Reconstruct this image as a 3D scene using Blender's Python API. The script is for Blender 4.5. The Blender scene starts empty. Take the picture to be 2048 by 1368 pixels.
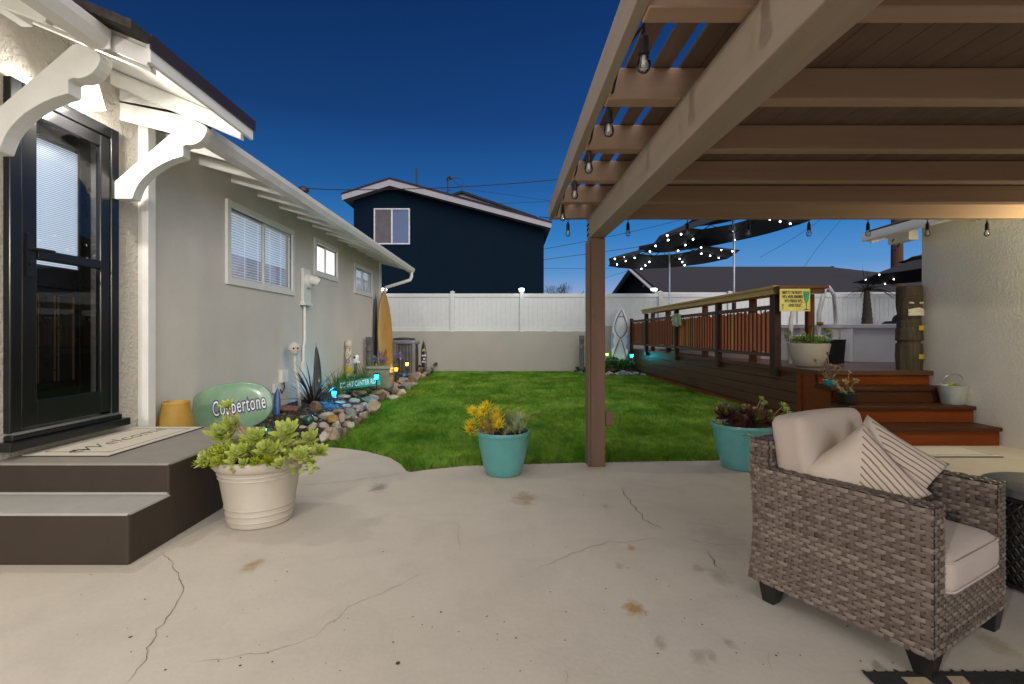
import bpy, bmesh, math, random
import numpy as np
from mathutils import Vector, Matrix, noise
random.seed(7); np.random.seed(7)
R = math.radians; PI = math.pi
S = bpy.context.scene
COL = S.collection
# ---------------------------------------------------------------- camera, sky, sun, exposure
CZ, F, U0, V0 = 1.2, 1000.0, 1018.0, 668.0
cd = bpy.data.cameras.new('camera'); cam = bpy.data.objects.new('camera', cd); COL.objects.link(cam)
cam.location = (0, 0, CZ); cam.rotation_euler = (R(90), 0, 0)
cd.sensor_width = 36; cd.lens = 36*F/2048; cd.shift_x = 6/2048; cd.shift_y = -16/2048
cd.clip_start = .05; cd.clip_end = 2000
S.camera = cam
SUN_EL, SUN_ROT = 1.5, 205.0
w = bpy.data.worlds.new('World'); S.world = w; w.use_nodes = True
nt = w.node_tree; nt.nodes.clear()
sky = nt.nodes.new('ShaderNodeTexSky'); sky.sky_type = 'NISHITA'; sky.sun_disc = False
sky.sun_elevation = R(SUN_EL); sky.sun_rotation = R(SUN_ROT)
sky.air_density = 1.0; sky.dust_density = .3; sky.ozone_density = 4.0
tint = nt.nodes.new('ShaderNodeMix'); tint.data_type = 'RGBA'; tint.blend_type = 'MULTIPLY'
tint.inputs[0].default_value = 1.0; tint.inputs[7].default_value = (.40, .74, 1.20, 1)
bg = nt.nodes.new('ShaderNodeBackground'); bg.inputs[1].default_value = .12
wo = nt.nodes.new('ShaderNodeOutputWorld')
geo = nt.nodes.new('ShaderNodeTexCoord'); sep = nt.nodes.new('ShaderNodeSeparateXYZ'); nt.links.new(geo.outputs['Generated'], sep.inputs[0])
rp = nt.nodes.new('ShaderNodeValToRGB'); e = rp.color_ramp.elements     # band of afterglow low on the horizon
for _ in range(5): e.new(.5)
for x, (p, c) in zip(e, [(0, (.60, .54, .62)), (.06, (.36, .42, .66)), (.12, (.10, .26, .54)), (.19, (.028, .165, .40)), (.28, (.01, .07, .2)), (.39, (.004, .018, .055)), (.6, (0, .0, .0))]): x.position = p; x.color = (*c, 1)
nt.links.new(sep.outputs[2], rp.inputs[0])
ad = nt.nodes.new('ShaderNodeMix'); ad.data_type = 'RGBA'; ad.blend_type = 'ADD'; ad.inputs[0].default_value = 1.0
sc2 = nt.nodes.new('ShaderNodeMix'); sc2.data_type = 'RGBA'; sc2.blend_type = 'MULTIPLY'; sc2.inputs[0].default_value = 1.0; sc2.inputs[7].default_value = (7.0, 7.0, 7.0, 1)
sc2.clamp_result = False; ad.clamp_result = False
nt.links.new(rp.outputs[0], sc2.inputs[6])
nt.links.new(sky.outputs[0], tint.inputs[6]); nt.links.new(tint.outputs[2], ad.inputs[6]); nt.links.new(sc2.outputs[2], ad.inputs[7]); 
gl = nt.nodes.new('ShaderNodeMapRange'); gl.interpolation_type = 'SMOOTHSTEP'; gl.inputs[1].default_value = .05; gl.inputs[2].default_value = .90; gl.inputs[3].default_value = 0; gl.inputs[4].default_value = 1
dt = nt.nodes.new('ShaderNodeVectorMath'); dt.operation = 'DOT_PRODUCT'; dt.inputs[1].default_value = (.30, -.57, .76); nt.links.new(geo.outputs['Generated'], dt.inputs[0]); nt.links.new(dt.outputs['Value'], gl.inputs[0])                       # fill glow added to the sky overhead and behind, outside the view
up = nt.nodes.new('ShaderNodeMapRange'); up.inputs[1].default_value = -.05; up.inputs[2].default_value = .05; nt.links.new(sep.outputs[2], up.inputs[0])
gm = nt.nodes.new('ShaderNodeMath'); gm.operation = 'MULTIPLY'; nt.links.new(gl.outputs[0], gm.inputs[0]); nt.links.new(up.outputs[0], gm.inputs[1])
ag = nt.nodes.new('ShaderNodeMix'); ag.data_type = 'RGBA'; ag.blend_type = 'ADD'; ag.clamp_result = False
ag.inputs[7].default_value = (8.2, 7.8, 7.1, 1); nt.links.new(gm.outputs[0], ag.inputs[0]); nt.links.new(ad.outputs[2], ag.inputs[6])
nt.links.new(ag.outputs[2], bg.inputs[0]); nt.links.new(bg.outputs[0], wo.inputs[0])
sl = bpy.data.lights.new('sun', 'SUN'); so = bpy.data.objects.new('sun', sl); COL.objects.link(so)
sl.energy = 1.5; sl.angle = R(60); sl.color = (1.0, .93, .84)
so.rotation_euler = (R(64), 0, R(30))        # soft afterglow from behind the camera
S.view_settings.view_transform = 'Standard'; S.view_settings.look = 'None'
S.view_settings.exposure = 0.0; S.view_settings.gamma = 1.0
S.cycles.use_denoising = True
S.cycles.max_bounces = 8; S.cycles.transparent_max_bounces = 16
S.cycles.sample_clamp_indirect = 4.0

# ---------------------------------------------------------------- helpers
def P(u, v, Y): return Vector(((u-U0)*Y/F, Y, CZ-(v-V0)*Y/F))
def G(u, v, z=0.0):
    Y = (CZ-z)*F/(v-V0); return Vector(((u-U0)*Y/F, Y, z))
def XY(u, Y): return (u-U0)*Y/F
def wallY(u, X): return X*F/(u-U0)
OFF = {}
class MB:
    def __init__(s): s.v = []; s.f = []; s.t = []; s.tint = None; s.cur = .5
    def add(s, vs, fs):
        n = len(s.v); s.v.extend([tuple(p) for p in vs]); s.t.extend([s.cur]*len(vs))
        s.f.extend([tuple(i+n for i in f) for f in fs]); return s
    def box(s, x0, y0, z0, x1, y1, z1, M=None):
        vs = [Vector((x, y, z)) for x in (x0, x1) for y in (y0, y1) for z in (z0, z1)]
        if M is not None: vs = [M @ p for p in vs]
        return s.add(vs, [(0, 1, 3, 2), (4, 6, 7, 5), (0, 4, 5, 1), (2, 3, 7, 6), (0, 2, 6, 4), (1, 5, 7, 3)])
    def beam(s, a, b, w, h, up=(0, 0, 1)):          # box from a to b, w across, h along up
        a = Vector(a); b = Vector(b); d = (b-a).normalized(); side = d.cross(Vector(up)).normalized(); u = side.cross(d)
        vs = [p+side*i*w/2+u*j*h/2 for p in (a, b) for i, j in ((-1, -1), (1, -1), (1, 1), (-1, 1))]
        return s.add(vs, [(3, 2, 1, 0), (4, 5, 6, 7), (0, 1, 5, 4), (1, 2, 6, 5), (2, 3, 7, 6), (3, 0, 4, 7)])
    def prism(s, pts, fn, a, b):                    # polygon pts (p,q) extruded from a to b through fn(p,q,t)
        n = len(pts); vs = [fn(p, q, a) for p, q in pts]+[fn(p, q, b) for p, q in pts]
        fs = [tuple(range(n-1, -1, -1)), tuple(range(n, 2*n))]+[(i, (i+1) % n, (i+1) % n+n, i+n) for i in range(n)]
        return s.add(vs, fs)
    def tube(s, pts, r, n=8, cap=True):
        pts = [Vector(p) for p in pts]; m = len(pts)
        rs = r if isinstance(r, (list, tuple)) else [r]*m
        vs = []; prev = None
        for i, p in enumerate(pts):
            d = (pts[min(i+1, m-1)]-pts[max(i-1, 0)]).normalized()
            ref = Vector((0, 0, 1)) if abs(d.z) < .9 else Vector((1, 0, 0))
            if prev is not None:
                x = (prev - d*prev.dot(d))
                x = x.normalized() if x.length > 1e-6 else d.cross(ref).normalized()
            else: x = d.cross(ref).normalized()
            prev = x; y = d.cross(x)
            vs += [p+(x*math.cos(2*PI*k/n)+y*math.sin(2*PI*k/n))*rs[i] for k in range(n)]
        fs = [(i*n+k, i*n+(k+1) % n, (i+1)*n+(k+1) % n, (i+1)*n+k) for i in range(m-1) for k in range(n)]
        if cap: fs += [tuple(range(n-1, -1, -1)), tuple(range((m-1)*n, m*n))]
        return s.add(vs, fs)
    def lathe(s, prof, c=(0, 0, 0), n=40, M=None, sx=1, sy=1):
        c = Vector(c); vs = []
        for r, z in prof:
            for k in range(n):
                p = Vector((r*math.cos(2*PI*k/n)*sx, r*math.sin(2*PI*k/n)*sy, z)); 
                if M is not None: p = M @ p
                vs.append(p+c)
        m = len(prof)
        return s.add(vs, [(i*n+k, i*n+(k+1) % n, (i+1)*n+(k+1) % n, (i+1)*n+k) for i in range(m-1) for k in range(n)])
    def ball(s, c, r, n=10, sz=1.0):
        pr = [(max(1e-4, r*math.sin(PI*i/n)), -r*math.cos(PI*i/n)*sz) for i in range(n+1)]
        return s.lathe(pr, c, n*2)
    def leaf(s, b, d, n, L, w, curl=.3, prof='spoon', seg=3, fold=.12):
        d = Vector(d).normalized(); n = Vector(n); n = (n-d*n.dot(d))
        n = n.normalized() if n.length > 1e-5 else d.orthogonal().normalized()
        side = d.cross(n); b = Vector(b); vs = []
        for i in range(seg+1):
            t = i/seg; c = b+d*(L*t)+n*(curl*L*t*t)
            if prof == 'spoon': wd = w*(.35+.65*math.sin(PI*min(1, t*.62+.06)))*(1 if t < .99 else .35)
            elif prof == 'blade': wd = w*(1-t)**.7+w*.04
            else: wd = w*math.sin(PI*(.08+.9*t))
            vs += [c-side*wd/2, c-n*(fold*wd), c+side*wd/2]
        fs = []
        for i in range(seg):
            a = i*3; fs += [(a, a+1, a+4, a+3), (a+1, a+2, a+5, a+4)]
        return s.add(vs, fs)
    def rosette(s, c, axis, Rr, n=22, w=.42, prof='spoon', open_=1.0, seg=3):
        axis = Vector(axis).normalized(); x = axis.orthogonal().normalized(); y = axis.cross(x); c = Vector(c)
        for k in range(n):
            r = (k+1)/n; a = k*2.39996; el = R(82-80*r*open_)
            h = x*math.cos(a)+y*math.sin(a); d = h*math.cos(el)+axis*math.sin(el)
            nn = axis*math.cos(el)-h*math.sin(el)
            s.cur = 1-r
            s.leaf(c+axis*Rr*.12*(1-r), d, nn, Rr*(.45+.55*r)*random.uniform(.9, 1.08), Rr*w*(.5+.5*r), .25, prof, seg)
        s.cur = .5; return s
    def build(s, name, mat, parent=None, smooth=False, bevel=0.0, bseg=2, local=False, fixn=None, loc=None):
        off = Vector((0, 0, 0))
        if loc is not None: off = Vector(loc)
        elif parent is not None and not local: off = OFF[parent.name]
        me = bpy.data.meshes.new(name)
        vs = [(a-off.x, b-off.y, c-off.z) for a, b, c in s.v]
        me.from_pydata(vs, [], s.f)
        if len(set(s.t)) > 1:
            at = me.attributes.new('tint', 'FLOAT', 'POINT'); at.data.foreach_set('value', s.t)
        if fixn or (fixn is None and len(s.f) < 6000):
            bm = bmesh.new(); bm.from_mesh(me); bmesh.ops.recalc_face_normals(bm, faces=bm.faces); bm.to_mesh(me); bm.free()
        me.materials.append(mat)
        if smooth:
            me.polygons.foreach_set('use_smooth', [True]*len(me.polygons))
            if smooth is not True: me.set_sharp_from_angle(angle=R(smooth))
        o = bpy.data.objects.new(name, me); COL.objects.link(o)
        if loc is not None: o.location = loc
        if bevel:
            bv = o.modifiers.new('b', 'BEVEL'); bv.width = bevel; bv.segments = bseg; bv.limit_method = 'ANGLE'; bv.angle_limit = R(40)
        if parent is not None: o.parent = parent; OFF[o.name] = off
        else: OFF[o.name] = off
        return o
def tag(o, label=None, cat=None, group=None, kind=None):
    if label: o['label'] = label
    if cat: o['category'] = cat
    if group: o['group'] = group
    if kind: o['kind'] = kind
    return o
def thing(name, loc, label, cat, group=None, rz=0.0, kind=None):
    o = bpy.data.objects.new(name, None); COL.objects.link(o); o.location = loc; o.rotation_euler = (0, 0, rz)
    o.empty_display_size = .1
    OFF[o.name] = Vector(loc); return tag(o, label, cat, group, kind)
def plabel(o, label): o['label'] = label; return o
def copy_tree(o, parent=None):
    c = o.copy(); COL.objects.link(c)
    if parent is not None: c.parent = parent
    for ch in [x for x in COL.objects if x.parent is o]: copy_tree(ch, c)
    return c
def text_mb(mb, body, size, M, xs=1.0, shear=0.0, offset=0.0, extrude=.001, align='CENTER', spacing=1.0):
    cu = bpy.data.curves.new('t', 'FONT'); cu.body = body; cu.size = size; cu.align_x = align; cu.align_y = 'CENTER'
    cu.shear = shear; cu.offset = offset; cu.extrude = extrude; cu.space_character = spacing; cu.resolution_u = 3
    o = bpy.data.objects.new('t', cu); COL.objects.link(o); bpy.context.view_layer.update()
    me = bpy.data.meshes.new_from_object(o.evaluated_get(bpy.context.evaluated_depsgraph_get()))
    mb.add([M @ Vector((v.co.x*xs, v.co.y, v.co.z)) for v in me.vertices], [tuple(p.vertices) for p in me.polygons])
    bpy.data.objects.remove(o); bpy.data.curves.remove(cu); bpy.data.meshes.remove(me)
def rounded_box(mb, M, sx, sy, sz, r, bulge=0.0, n=12, bulge_y=0.0):
    h = Vector((sx/2, sy/2, sz/2)); bm = bmesh.new()
    bmesh.ops.create_cube(bm, size=2.0); bmesh.ops.subdivide_edges(bm, edges=bm.edges, cuts=n, use_grid_fill=True)
    idx = {}; vs = []
    for v in bm.verts:
        p = Vector([math.copysign(abs(c)**.75, c) for c in v.co]); q = Vector([p[i]*h[i] for i in range(3)])
        inn = Vector([max(-(h[i]-r), min(h[i]-r, q[i])) for i in range(3)]); d = q-inn
        if d.length > 1e-9: q = inn+d.normalized()*r
        q.z += (bulge if p.z > 0 else -bulge*.3)*abs(p.z)*(1-p.x**2)*(1-p.y**2)
        q.y += math.copysign(bulge_y, p.y)*abs(p.y)*(1-p.x**2)*(1-p.z**2)
        idx[v] = len(vs); vs.append(M @ q)
    mb.add(vs, [tuple(idx[v] for v in f.verts) for f in bm.faces]); bm.free()

# ---------------------------------------------------------------- materials
def newmat(name):
    m = bpy.data.materials.new(name); m.use_nodes = True; nt = m.node_tree
    return m, nt, nt.nodes['Principled BSDF'], lambda a, b: nt.links.new(a, b)
def nz(nt, co, scale, detail=4, rough=.55, dist=0):
    n = nt.nodes.new('ShaderNodeTexNoise'); n.inputs['Scale'].default_value = scale; n.inputs['Detail'].default_value = detail
    n.inputs['Roughness'].default_value = rough; n.inputs['Distortion'].default_value = dist
    nt.links.new(co, n.inputs['Vector']); return n.outputs[0]
def ramp(nt, fac, stops):
    r = nt.nodes.new('ShaderNodeValToRGB'); e = r.color_ramp.elements
    while len(e) < len(stops): e.new(.5)
    for x, (p, c) in zip(e, stops): x.position = p; x.color = (*c, 1) if len(c) == 3 else c
    nt.links.new(fac, r.inputs[0]); return r.outputs[0]
def mixc(nt, f, a, b, mode='MIX'):
    m = nt.nodes.new('ShaderNodeMix'); m.data_type = 'RGBA'; m.blend_type = mode
    for sock, v in ((0, f), (6, a), (7, b)):
        if hasattr(v, 'links'): nt.links.new(v, m.inputs[sock])
        elif sock == 0: m.inputs[0].default_value = v
        else: m.inputs[sock].default_value = (*v, 1)
    return m.outputs[2]
def mth(nt, op, a, b=None, clamp=False):
    m = nt.nodes.new('ShaderNodeMath'); m.operation = op; m.use_clamp = clamp
    for i, v in enumerate((a, b)):
        if v is None: continue
        if hasattr(v, 'links'): nt.links.new(v, m.inputs[i])
        else: m.inputs[i].default_value = v
    return m.outputs[0]
def coords(nt, scale=(1, 1, 1)):
    t = nt.nodes.new('ShaderNodeTexCoord'); m = nt.nodes.new('ShaderNodeMapping'); m.inputs['Scale'].default_value = scale
    nt.links.new(t.outputs['Object'], m.inputs[0]); return m.outputs[0]
def bump(nt, h, strength, dist, bs):
    b = nt.nodes.new('ShaderNodeBump'); b.inputs['Strength'].default_value = strength; b.inputs['Distance'].default_value = dist
    nt.links.new(h, b.inputs['Height']); nt.links.new(b.outputs[0], bs.inputs['Normal'])
def M(name, col, rough=.6, var=.12, vs=6, col2=None, bmp=0, bs=60, bd=.004, metal=0, spec=.5, stretch=(1, 1, 1), coat=0, emit=None, es=0, rvar=.1):
    m, nt, b, L = newmat(name); co = coords(nt, stretch)
    c1 = tuple(max(0, x*(1-var)) for x in col); c2 = col2 or tuple(min(1, x*(1+var)) for x in col)
    n = nz(nt, co, vs, 6, .6); f = ramp(nt, n, [(.32, (0, 0, 0)), (.68, (1, 1, 1))])
    L(mixc(nt, f, c1, c2), b.inputs['Base Color'])
    b.inputs['Roughness'].default_value = rough; b.inputs['Metallic'].default_value = metal
    b.inputs['Specular IOR Level'].default_value = spec; b.inputs['Coat Weight'].default_value = coat
    if rvar:
        r = nz(nt, co, vs*3, 3); L(mth(nt, 'ADD', mth(nt, 'MULTIPLY', r, rvar*2), rough-rvar), b.inputs['Roughness'])
    if bmp: bump(nt, nz(nt, co, bs, 4), bmp, bd, b)
    if emit: b.inputs['Emission Color'].default_value = (*emit, 1); b.inputs['Emission Strength'].default_value = es
    return m
def foliage(name, ca, cb, vs=25, trans=.3, rough=.45, tip=None):
    m, nt, b, L = newmat(name); co = coords(nt)
    n = nz(nt, co, vs, 3); f = ramp(nt, n, [(.3, (0, 0, 0)), (.7, (1, 1, 1))]); c = mixc(nt, f, ca, cb)
    if tip:
        a = nt.nodes.new('ShaderNodeAttribute'); a.attribute_name = 'tint'; c = mixc(nt, mth(nt, 'POWER', a.outputs['Fac'], 2.2), c, tip)
    L(c, b.inputs['Base Color']); b.inputs['Roughness'].default_value = rough
    tr = nt.nodes.new('ShaderNodeBsdfTranslucent'); L(c, tr.inputs[0]); mx = nt.nodes.new('ShaderNodeMixShader'); mx.inputs[0].default_value = trans
    L(b.outputs[0], mx.inputs[1]); L(tr.outputs[0], mx.inputs[2]); L(mx.outputs[0], nt.nodes['Material Output'].inputs[0])
    return m
def glass_pane(name, tintc=(.9, .95, 1), f0=.06, mult=1.1):
    m, nt, b, L = newmat(name); nt.nodes.remove(b)
    t = nt.nodes.new('ShaderNodeBsdfTransparent'); t.inputs[0].default_value = (*tintc, 1)
    g = nt.nodes.new('ShaderNodeBsdfGlossy'); g.inputs['Roughness'].default_value = .015
    fr = nt.nodes.new('ShaderNodeFresnel'); fr.inputs[0].default_value = 1.55
    fa = mth(nt, 'ADD', mth(nt, 'MULTIPLY', fr.outputs[0], mult), f0-.05, True)
    mx = nt.nodes.new('ShaderNodeMixShader'); L(fa, mx.inputs[0]); L(t.outputs[0], mx.inputs[1]); L(g.outputs[0], mx.inputs[2])
    L(mx.outputs[0], nt.nodes['Material Output'].inputs[0]); return m
def emit(name, col, s):
    m, nt, b, L = newmat(name); b.inputs['Base Color'].default_value = (*[min(1, c) for c in col], 1)
    b.inputs['Emission Color'].default_value = (*col, 1); b.inputs['Emission Strength'].default_value = s; return m
def stucco(name, col, scale, strength, dist, spec=.25):
    m, nt, b, L = newmat(name); co = coords(nt)
    n = nz(nt, co, 1.1, 5); f = ramp(nt, n, [(.3, (0, 0, 0)), (.7, (1, 1, 1))])
    c = mixc(nt, f, tuple(x*.9 for x in col), tuple(x*1.06 for x in col))
    c = mixc(nt, mth(nt, 'MULTIPLY', nz(nt, co, 30, 4), .22), c, tuple(x*.6 for x in col)); L(c, b.inputs['Base Color'])
    b.inputs['Roughness'].default_value = .85; b.inputs['Specular IOR Level'].default_value = spec
    h = nz(nt, co, scale, 5, .6, .6); h2 = nz(nt, co, scale*4, 3); bump(nt, mth(nt, 'ADD', h, mth(nt, 'MULTIPLY', h2, .35)), strength, dist, b)
    return m
def wood(name, ca, cb, rough=.55, axis='Y', sc=3, bmp=.25, coat=0):
    m, nt, b, L = newmat(name)
    st = {'X': (.08, 1, 1), 'Y': (1, .08, 1), 'Z': (1, 1, .08)}[axis]
    co = coords(nt, tuple(x*sc*6 for x in st)); n = nz(nt, co, 1.6, 6, .65, .5); f = ramp(nt, n, [(.3, (0, 0, 0)), (.72, (1, 1, 1))])
    c = mixc(nt, f, ca, cb); co2 = coords(nt); c = mixc(nt, mth(nt, 'MULTIPLY', nz(nt, co2, 1.3, 4), .35), c, tuple(x*.55 for x in ca)); L(c, b.inputs['Base Color'])
    b.inputs['Roughness'].default_value = rough; b.inputs['Coat Weight'].default_value = coat
    b.inputs['Specular IOR Level'].default_value = .2
    bump(nt, n, bmp, .003, b); return m
MAT = {}
MAT['white_paint'] = M('white_paint', (.74, .73, .69), .5, .06, 5, bmp=.15, bs=40)
MAT['white_vinyl'] = M('white_vinyl', (.62, .63, .61), .28, .03, 2, bmp=.05, bs=20, rvar=.05)
MAT['black_paint'] = M('black_paint', (.009, .009, .010), .25, .2, 4, rvar=.015)
MAT['shingle'] = M('shingle', (.03, .022, .02), .9, .5, 30, bmp=.6, bs=60)
MAT['shingle_far'] = M('shingle_far', (.022, .02, .028), .9, .4, 14, bmp=.5, bs=30)
MAT['stucco_rough'] = stucco('stucco_rough', (.64, .59, .51), 24, 1.0, .034)
MAT['stucco_smooth'] = stucco('stucco_smooth', (.67, .63, .565), 90, .35, .004)
MAT['stucco_wall'] = stucco('stucco_wall', (.80, .76, .69), 30, .7, .012)
MAT['block_wall'] = stucco('block_wall', (.46, .43, .37), 60, .3, .005)
MAT['porch_side'] = M('porch_side', (.062, .042, .032), .75, .2, 5, bmp=.3, bs=50)
MAT['porch_top'] = M('porch_top', (.20, .18, .165), .6, .18, 4, bmp=.25, bs=70)
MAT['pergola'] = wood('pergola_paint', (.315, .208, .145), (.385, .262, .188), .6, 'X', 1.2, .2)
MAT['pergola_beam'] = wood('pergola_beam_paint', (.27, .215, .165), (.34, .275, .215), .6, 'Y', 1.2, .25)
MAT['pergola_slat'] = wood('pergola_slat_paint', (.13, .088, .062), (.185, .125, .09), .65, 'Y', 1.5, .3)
MAT['deck_dark'] = wood('deck_dark_stain', (.08, .036, .018), (.135, .064, .034), .5, 'Y', 2, .4)
MAT['deck_step'] = wood('deck_step_stain', (.05, .017, .006), (.085, .03, .011), .45, 'X', 2, .4)
MAT['deck_red'] = wood('deck_red_stain', (.15, .030, .004), (.24, .055, .009), .5, 'X', 2, .4)
MAT['picket_red'] = wood('picket_red_stain', (.60, .14, .05), (.75, .25, .10), .5, 'Z', 2.5, .4)
MAT['picket_orange'] = wood('picket_orange_stain', (.85, .40, .06), (.9, .5, .10), .5, 'Z', 2.5, .4)
MAT['pine'] = wood('pine', (.55, .34, .10), (.70, .47, .17), .5, 'Y', 2, .3)
MAT['deck_floor'] = wood('deck_floor_stain', (.12, .075, .07), (.2, .13, .13), .35, 'Y', 2, .4)
MAT['soil'] = M('soil', (.02, .015, .011), .95, .5, 18, bmp=1, bs=45, bd=.02)
MAT['pane'] = glass_pane('window_pane')
MAT['door_glass'] = glass_pane('door_glass', (.85, .88, .92), .06, .7)
MAT['navy'] = stucco('navy_stucco', (.0052, .0140, .027), 40, .4, .006, .05)
MAT['trim_far'] = M('trim_far', (.40, .36, .40), .6, .08, 3)
MAT['blind'] = M('blind', (.8, .82, .84), .5, .03, 3)
MAT['metal_dark'] = M('metal_dark', (.02, .02, .022), .4, .2, 10, metal=.2)
MAT['black_plastic'] = M('black_plastic', (.012, .012, .012), .4, .2, 10)
MAT['steel'] = M('steel', (.45, .46, .48), .3, .1, 10, metal=.9)
MAT['aluminium_white'] = M('aluminium_white', (.72, .70, .66), .4, .05, 4)
MAT['umbrella'] = M('umbrella_cloth', (.013, .013, .02), .8, .3, 8, bmp=.1, bs=200)
# ---------------------------------------------------------------- ground, patio, lawn
def concrete():
    m, nt, b, L = newmat('patio_concrete'); co = coords(nt)
    n1 = nz(nt, co, .55, 5, .6); n2 = nz(nt, co, 3.2, 6, .65, .4); n3 = nz(nt, co, 45, 4)
    c = mixc(nt, ramp(nt, n1, [(.3, (0, 0, 0)), (.7, (1, 1, 1))]), (.54, .485, .41), (.62, .56, .485))
    c = mixc(nt, mth(nt, 'MULTIPLY', ramp(nt, n2, [(.45, (0, 0, 0)), (.8, (1, 1, 1))]), .55), c, (.43, .385, .325))
    c = mixc(nt, mth(nt, 'MULTIPLY', n3, .30), c, (.35, .31, .26))
    sp = nz(nt, co, 16, 2); c = mixc(nt, ramp(nt, sp, [(.74, (0, 0, 0)), (.80, (.55, .55, .55))]), c, (.27, .235, .19))
    stains = [(1268, 1217, .055, (.36, .22, .07), .9), (1263, 1096, .03, (.38, .25, .1), .7), (1210, 1014, .035, (.4, .27, .12), .6), (1050, 997, .11, (.33, .235, .14), .75), (757, 975, .085, (.2, .185, .165), .85),
              (512, 1128, .05, (.33, .2, .1), .7), (495, 1136, .04, (.36, .25, .13), .6), (1440, 1155, .06, (.32, .28, .24), .7), (1395, 1135, .04, (.3, .27, .23), .6),
              (1450, 1080, .22, (.40, .365, .33), .6), (1400, 1318, .04, (.33, .29, .24), .7), (1455, 1285, .03, (.33, .29, .24), .7), (1316, 1283, .035, (.34, .28, .22), .7),
              (1424, 1315, .03, (.34, .3, .25), .7), (1239, 1132, .03, (.36, .32, .27), .7), (1320, 920, .15, (.42, .38, .34), .5), (1755, 1330, .03, (.25, .22, .18), .8), (1985, 1285, .06, (.35, .3, .18), .6)]
    dn = nz(nt, co, 14, 4, .7)
    tc = nt.nodes.new('ShaderNodeTexCoord')
    for u, v, r, colr, a in stains:
        g = G(u, v); mp = nt.nodes.new('ShaderNodeMapping'); mp.inputs['Location'].default_value = (-g.x, -g.y*.55, 0); mp.inputs['Scale'].default_value = (1, .55, 1)
        L(tc.outputs['Object'], mp.inputs[0]); ln = nt.nodes.new('ShaderNodeVectorMath'); ln.operation = 'LENGTH'; L(mp.outputs[0], ln.inputs[0])
        d = mth(nt, 'ADD', mth(nt, 'DIVIDE', ln.outputs['Value'], r), mth(nt, 'MULTIPLY', mth(nt, 'SUBTRACT', dn, .5), 2.6))
        f = ramp(nt, d, [(.25, (a, a, a)), (.95, (0, 0, 0))]); c = mixc(nt, f, c, colr)
    L(c, b.inputs['Base Color']); L(mth(nt, 'ADD', mth(nt, 'MULTIPLY', n2, .25), .55), b.inputs['Roughness'])
    b.inputs['Specular IOR Level'].default_value = .3
    bump(nt, mth(nt, 'ADD', n3, mth(nt, 'MULTIPLY', n2, 1.5)), .25, .004, b); return m
def lawn_mat(name, blades):
    m, nt, b, L = newmat(name); co = coords(nt)
    n1 = nz(nt, co, .8, 4, .6); n2 = nz(nt, coords(nt, (2.2, .5, 1)), 1.5, 4, .6); n3 = nz(nt, co, 55, 2)
    f = ramp(nt, mth(nt, 'MULTIPLY', mth(nt, 'ADD', n1, n2), .5), [(.36, (0, 0, 0)), (.64, (1, 1, 1))])
    dk, lt = ((.11, .35, .015), (.52, .74, .11)) if blades else ((.025, .07, .01), (.06, .13, .02))
    c = mixc(nt, f, dk, lt); c = mixc(nt, mth(nt, 'MULTIPLY', n3, .5), c, tuple(x*.45 for x in dk))
    n4 = nz(nt, co, 9, 3, .7, .6); c = mixc(nt, mth(nt, 'MULTIPLY', ramp(nt, n4, [(.40, (0, 0, 0)), (.62, (1, 1, 1))]), .72), c, tuple(x*.5 for x in dk))
    if blades:
        dry = nz(nt, co, 90, 1); c = mixc(nt, ramp(nt, dry, [(.66, (0, 0, 0)), (.72, (.8, .8, .8))]), c, (.40, .44, .14))
        a_ = nt.nodes.new('ShaderNodeAttribute'); a_.attribute_name = 'dry'; c = mixc(nt, a_.outputs['Fac'], c, (.20, .13, .05))
    L(c, b.inputs['Base Color']); b.inputs['Roughness'].default_value = .6; b.inputs['Specular IOR Level'].default_value = .25
    if blades:
        tr = nt.nodes.new('ShaderNodeBsdfTranslucent'); L(c, tr.inputs[0]); mx = nt.nodes.new('ShaderNodeMixShader'); mx.inputs[0].default_value = .35
        L(b.outputs[0], mx.inputs[1]); L(tr.outputs[0], mx.inputs[2]); L(mx.outputs[0], nt.nodes['Material Output'].inputs[0])
    return m
g = MB(); g.add([(-300, -300, -.06), (300, -300, -.06), (300, 300, -.06), (-300, 300, -.06)], [(0, 1, 2, 3)])
tag(g.build('ground', MAT['soil']), kind='structure')
edge = [(9, 4.9), (3.85, 4.88), (2.9, 4.80), (2.0, 4.76), (1.3, 4.72), (.757, 4.68), (.1, 4.62), (-.4, 4.56), (-.75, 4.42), (-.86, 4.36), (-.9, 4.40), (-.98, 4.6), (-1.15, 4.86), (-1.44, 5.12), (-1.7, 5.25), (-1.95, 5.33), (-2.3, 5.36), (-3.4, 5.36)]
patio_poly = [(-3.4, -5), (9, -5), (9, 6.5), (3.9, 6.5)] + edge[1:]
g = MB(); g.prism(patio_poly, lambda p, q, t: (p, q, t), -.1, 0.0)
patio = tag(g.build('patio', concrete(), bevel=.012), kind='structure')
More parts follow.
